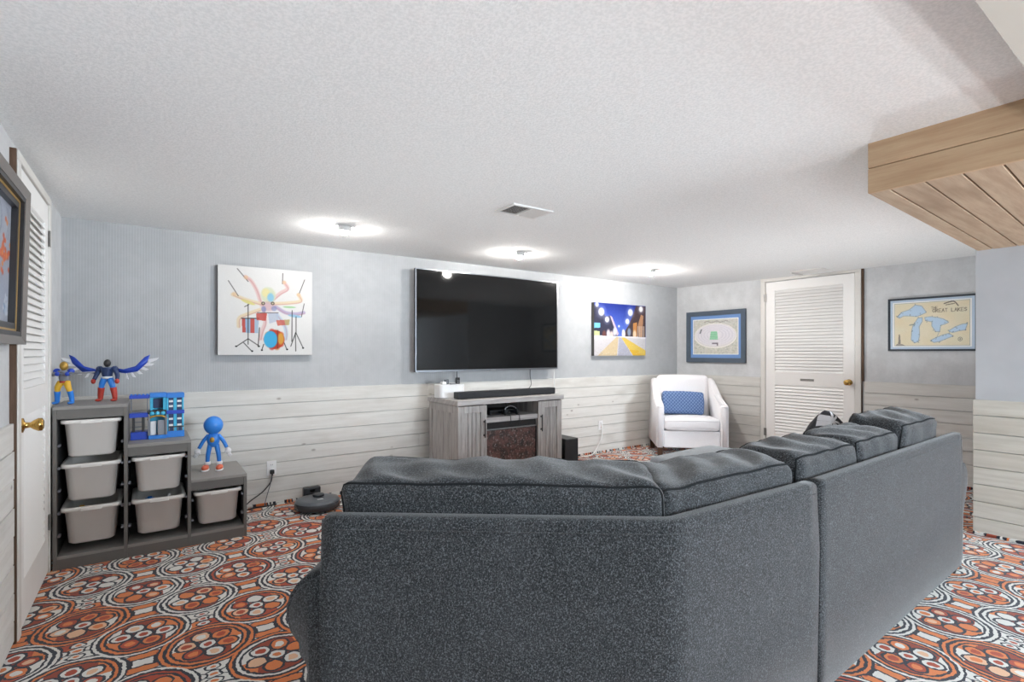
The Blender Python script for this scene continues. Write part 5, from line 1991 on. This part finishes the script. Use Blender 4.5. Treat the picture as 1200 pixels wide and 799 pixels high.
# winged figure, blue with red boots
t = thing('toy_figure', 'winged blue toy figure with red boots on the tallest step', 'toy figure', (-0.222, 4.22, 0.9455), R(-25))
fig_part(t, 'head', 'toy_black', lambda b: ball(b, (0, 0, 0.245), 0.021, 0.9, 1, 1.2))
fig_part(t, 'torso', 'toy_navy', lambda b: limb(b, [(0, 0, 0.145), (0, 0, 0.18), (0, 0, 0.218)], (0.023, 0.038)))
fig_part(t, 'belt', 'toy_white', lambda b: lathe(b, [(0, 0.146), (0.027, 0.146), (0.027, 0.160), (0, 0.160)], 14))
for s in (-1, 1):
    fig_part(t, 'shoulder', 'toy_navy', lambda b: ball(b, (s * 0.043, 0, 0.208), 0.020))
    fig_part(t, 'arm', 'toy_navy', lambda b: limb(b, [(s * 0.045, 0, 0.205), (s * 0.060, -0.004, 0.170), (s * 0.066, -0.018, 0.140)], (0.015, 0.011)))
    fig_part(t, 'glove', 'toy_red', lambda b: ball(b, (s * 0.068, -0.022, 0.130), 0.014, 0.9, 1, 1.2))
    fig_part(t, 'thigh', 'toy_blue', lambda b: limb(b, [(s * 0.016, 0, 0.145), (s * 0.028, -0.004, 0.112), (s * 0.034, 0, 0.082)], (0.020, 0.014)))
    fig_part(t, 'boot', 'toy_red', lambda b: (limb(b, [(s * 0.034, 0, 0.088), (s * 0.040, 0.003, 0.045), (s * 0.042, 0.004, 0.012)], (0.019, 0.013)), ball(b, (s * 0.044, -0.012, 0.009), 0.018, 0.8, 1.6, 0.5)))
    # swept wing: blue inner vane, white feathers

    def vane(b):
        poly = [(0.02, 0.215), (0.08, 0.205), (0.15, 0.225), (0.205, 0.285), (0.235, 0.300), (0.215, 0.245), (0.16, 0.190), (0.09, 0.178), (0.02, 0.190)]
        prism(b, [(s * x, z) for x, z in poly], -0.003, 0.003, mtx=Matrix.Translation((0, 0.030, 0)) @ Matrix.Rotation(R(90), 4, 'X'))
    wg = fig_part(t, 'wing', 'toy_dblue', vane)
    for k in range(6):
        f_ = k / 5.0
        rx, rz = 0.09 + 0.13 * f_, 0.185 + 0.075 * f_ ** 1.4
        L_ = 0.05 + 0.018 * f_
        a = R(-70 + 88 * f_)
        bm = BM()
        prism(bm, [(s * rx, rz + 0.010), (s * (rx + L_ * math.cos(a)), rz + L_ * math.sin(a)), (s * (rx + L_ * 0.75 * math.cos(a) + 0.012 * math.sin(a)), rz + L_ * 0.75 * math.sin(a) - 0.012 * math.cos(a)), (s * (rx + 0.004), rz - 0.016)],
              -0.0015, 0.0015, mtx=Matrix.Translation((0, 0.034 + 0.0004 * k, 0)) @ Matrix.Rotation(R(90), 4, 'X'))
        o = obj('feather', bm, 'toy_white', wg)

# ------------------------------------------------------------------ blue toy building
tb = thing('toy_building', 'blue plastic toy building with windows and a grey gate on the middle step', 'toy playset', (-0.118 + 0.012, 4.165, 0.6925))
W, H = 0.300, 0.30


def tp(name, mat, x0, x1, z0, z1, y0=-0.05, y1=0.05, bev=0.002, parent=None):
    return obj(name, bx(x0 * W, x1 * W, y0, y1, z0 * H, z1 * H, bev=bev, seg=1), mat, tb if parent is None else parent)


tp('left_base', 'toy_dblue', 0.02, 0.335, 0.0, 0.17)
tp('left_floor', 'toy_dblue', 0.0, 0.335, 0.48, 0.575)
tp('left_roof', 'toy_dblue', 0.0, 0.36, 0.89, 0.965)
for x in (0.03, 0.20):
    tp('post', 'toy_black', x + 0.02, x + 0.07, 0.171, 0.479, -0.045, -0.030)
for x in (0.02, 0.31):
    tp('post', 'toy_grey', x, x + 0.022, 0.576, 0.889, -0.045, -0.035)
    tp('post', 'toy_grey', x, x + 0.022, 0.576, 0.889, 0.035, 0.045)
for z in (0.27, 0.37):
    tp('rung', 'toy_grey', 0.101, 0.219, z, z + 0.02, -0.041, -0.033)
for k in range(5):
    tp('battlement', 'toy_blue', 0.02 + k * 0.07, 0.055 + k * 0.07, 0.966, 0.99, -0.05, -0.03, bev=0.001)
tp('centre_base', 'toy_blue', 0.336, 0.66, 0.0, 0.08, -0.07, 0.05)
tp('centre_wall', 'toy_cyan', 0.362, 0.659, 0.081, 0.90, 0.03, 0.05)
tp('centre_roof', 'toy_blue', 0.361, 0.664, 0.901, 1.0, -0.055, 0.05)
cwv = tp('pillar', 'toy_cyan', 0.362, 0.42, 0.62, 0.90, -0.04, 0.029)
tp('pillar', 'toy_cyan', 0.60, 0.659, 0.62, 0.90, -0.04, 0.029)
tp('dark_window', 'toy_navy', 0.421, 0.599, 0.65, 0.86, 0.015, 0.029)
tp('balcony', 'toy_black', 0.335, 0.66, 0.545, 0.62, -0.062, 0.029)
for k in range(3):
    bm = BM()
    lathe(bm, [(0, 0), (0.014, 0), (0.011, 0.010), (0, 0.015)], 12, Matrix.Translation(((0.40 + k * 0.1) * W, -0.063, 0.555 * H)) @ Matrix.Rotation(R(90), 4, 'X') @ Matrix.Diagonal((1, 1, 0.4, 1)))
    obj('dome', bm, 'toy_cyan', tb, smooth=True)
bm = BM()
tube(bm, [((0.50 + 0.17 * math.cos(a)) * W, -0.066, (0.42 + 0.085 * math.sin(a)) * H) for a in [R(180 - 15 * k) for k in range(13)]], 0.006, 8)
obj('arch', bm, 'toy_gold', tb, smooth=True)
for x in (0.325, 0.635):
    tp('gate_post', 'toy_grey', x, x + 0.04, 0.081, 0.50, -0.072, -0.050)
o = tp('gate_leaf', 'toy_white', 0.0, 0.115, 0.0, 0.30, -0.003, 0.003, bev=0.001)
o.location = (0.372 * W, -0.058, 0.085 * H)
o.rotation_euler = (0, 0, R(25))
o = tp('gate_leaf', 'toy_grey', -0.135, 0.0, 0.0, 0.32, -0.003, 0.003, bev=0.001)
o.location = (0.63 * W, -0.060, 0.085 * H)
o.rotation_euler = (0, 0, R(18))
tp('right_base', 'toy_blue', 0.661, 1.0, 0.0, 0.14)
tp('right_floor', 'toy_dblue', 0.661, 1.0, 0.52, 0.60)
tp('right_roof', 'toy_blue', 0.665, 1.0, 0.88, 0.985)
tp('right_back', 'toy_cyan', 0.662, 0.99, 0.141, 0.519, 0.02, 0.03)
tp('right_back', 'toy_cyan', 0.662, 0.99, 0.601, 0.879, 0.02, 0.03)
for z0, z1 in ((0.141, 0.519), (0.601, 0.879)):
    for x0, x1 in ((0.662, 0.70), (0.795, 0.855), (0.955, 0.99)):
        tp('mullion', 'toy_cyan', x0, x1, z0, z1, -0.045, -0.035)
    for x0, x1 in ((0.7005, 0.7945), (0.8555, 0.9545)):
        tp('pane', 'toy_navy', x0, x1, z0, z1, -0.040, -0.036, bev=0.0)
        for q in range(2):
            zz = z0 + (0.07 if q == 0 else 0.18) * (1.0 if z0 > 0.5 else 1.25) + (0.02 if z0 < .5 else 0)
            tp('window_bar', 'toy_white', x0 + 0.008, x1 - 0.008, zz, zz + 0.045, -0.044, -0.0405, bev=0.001)
tp('railing', 'toy_black', 0.70, 0.99, 0.22, 0.245, -0.05, -0.0455, bev=0.0)
for k in range(4):
    tp('baluster', 'toy_grey', 0.71 + k * 0.08, 0.725 + k * 0.08, 0.141, 0.2195, -0.050, -0.046, bev=0.0)
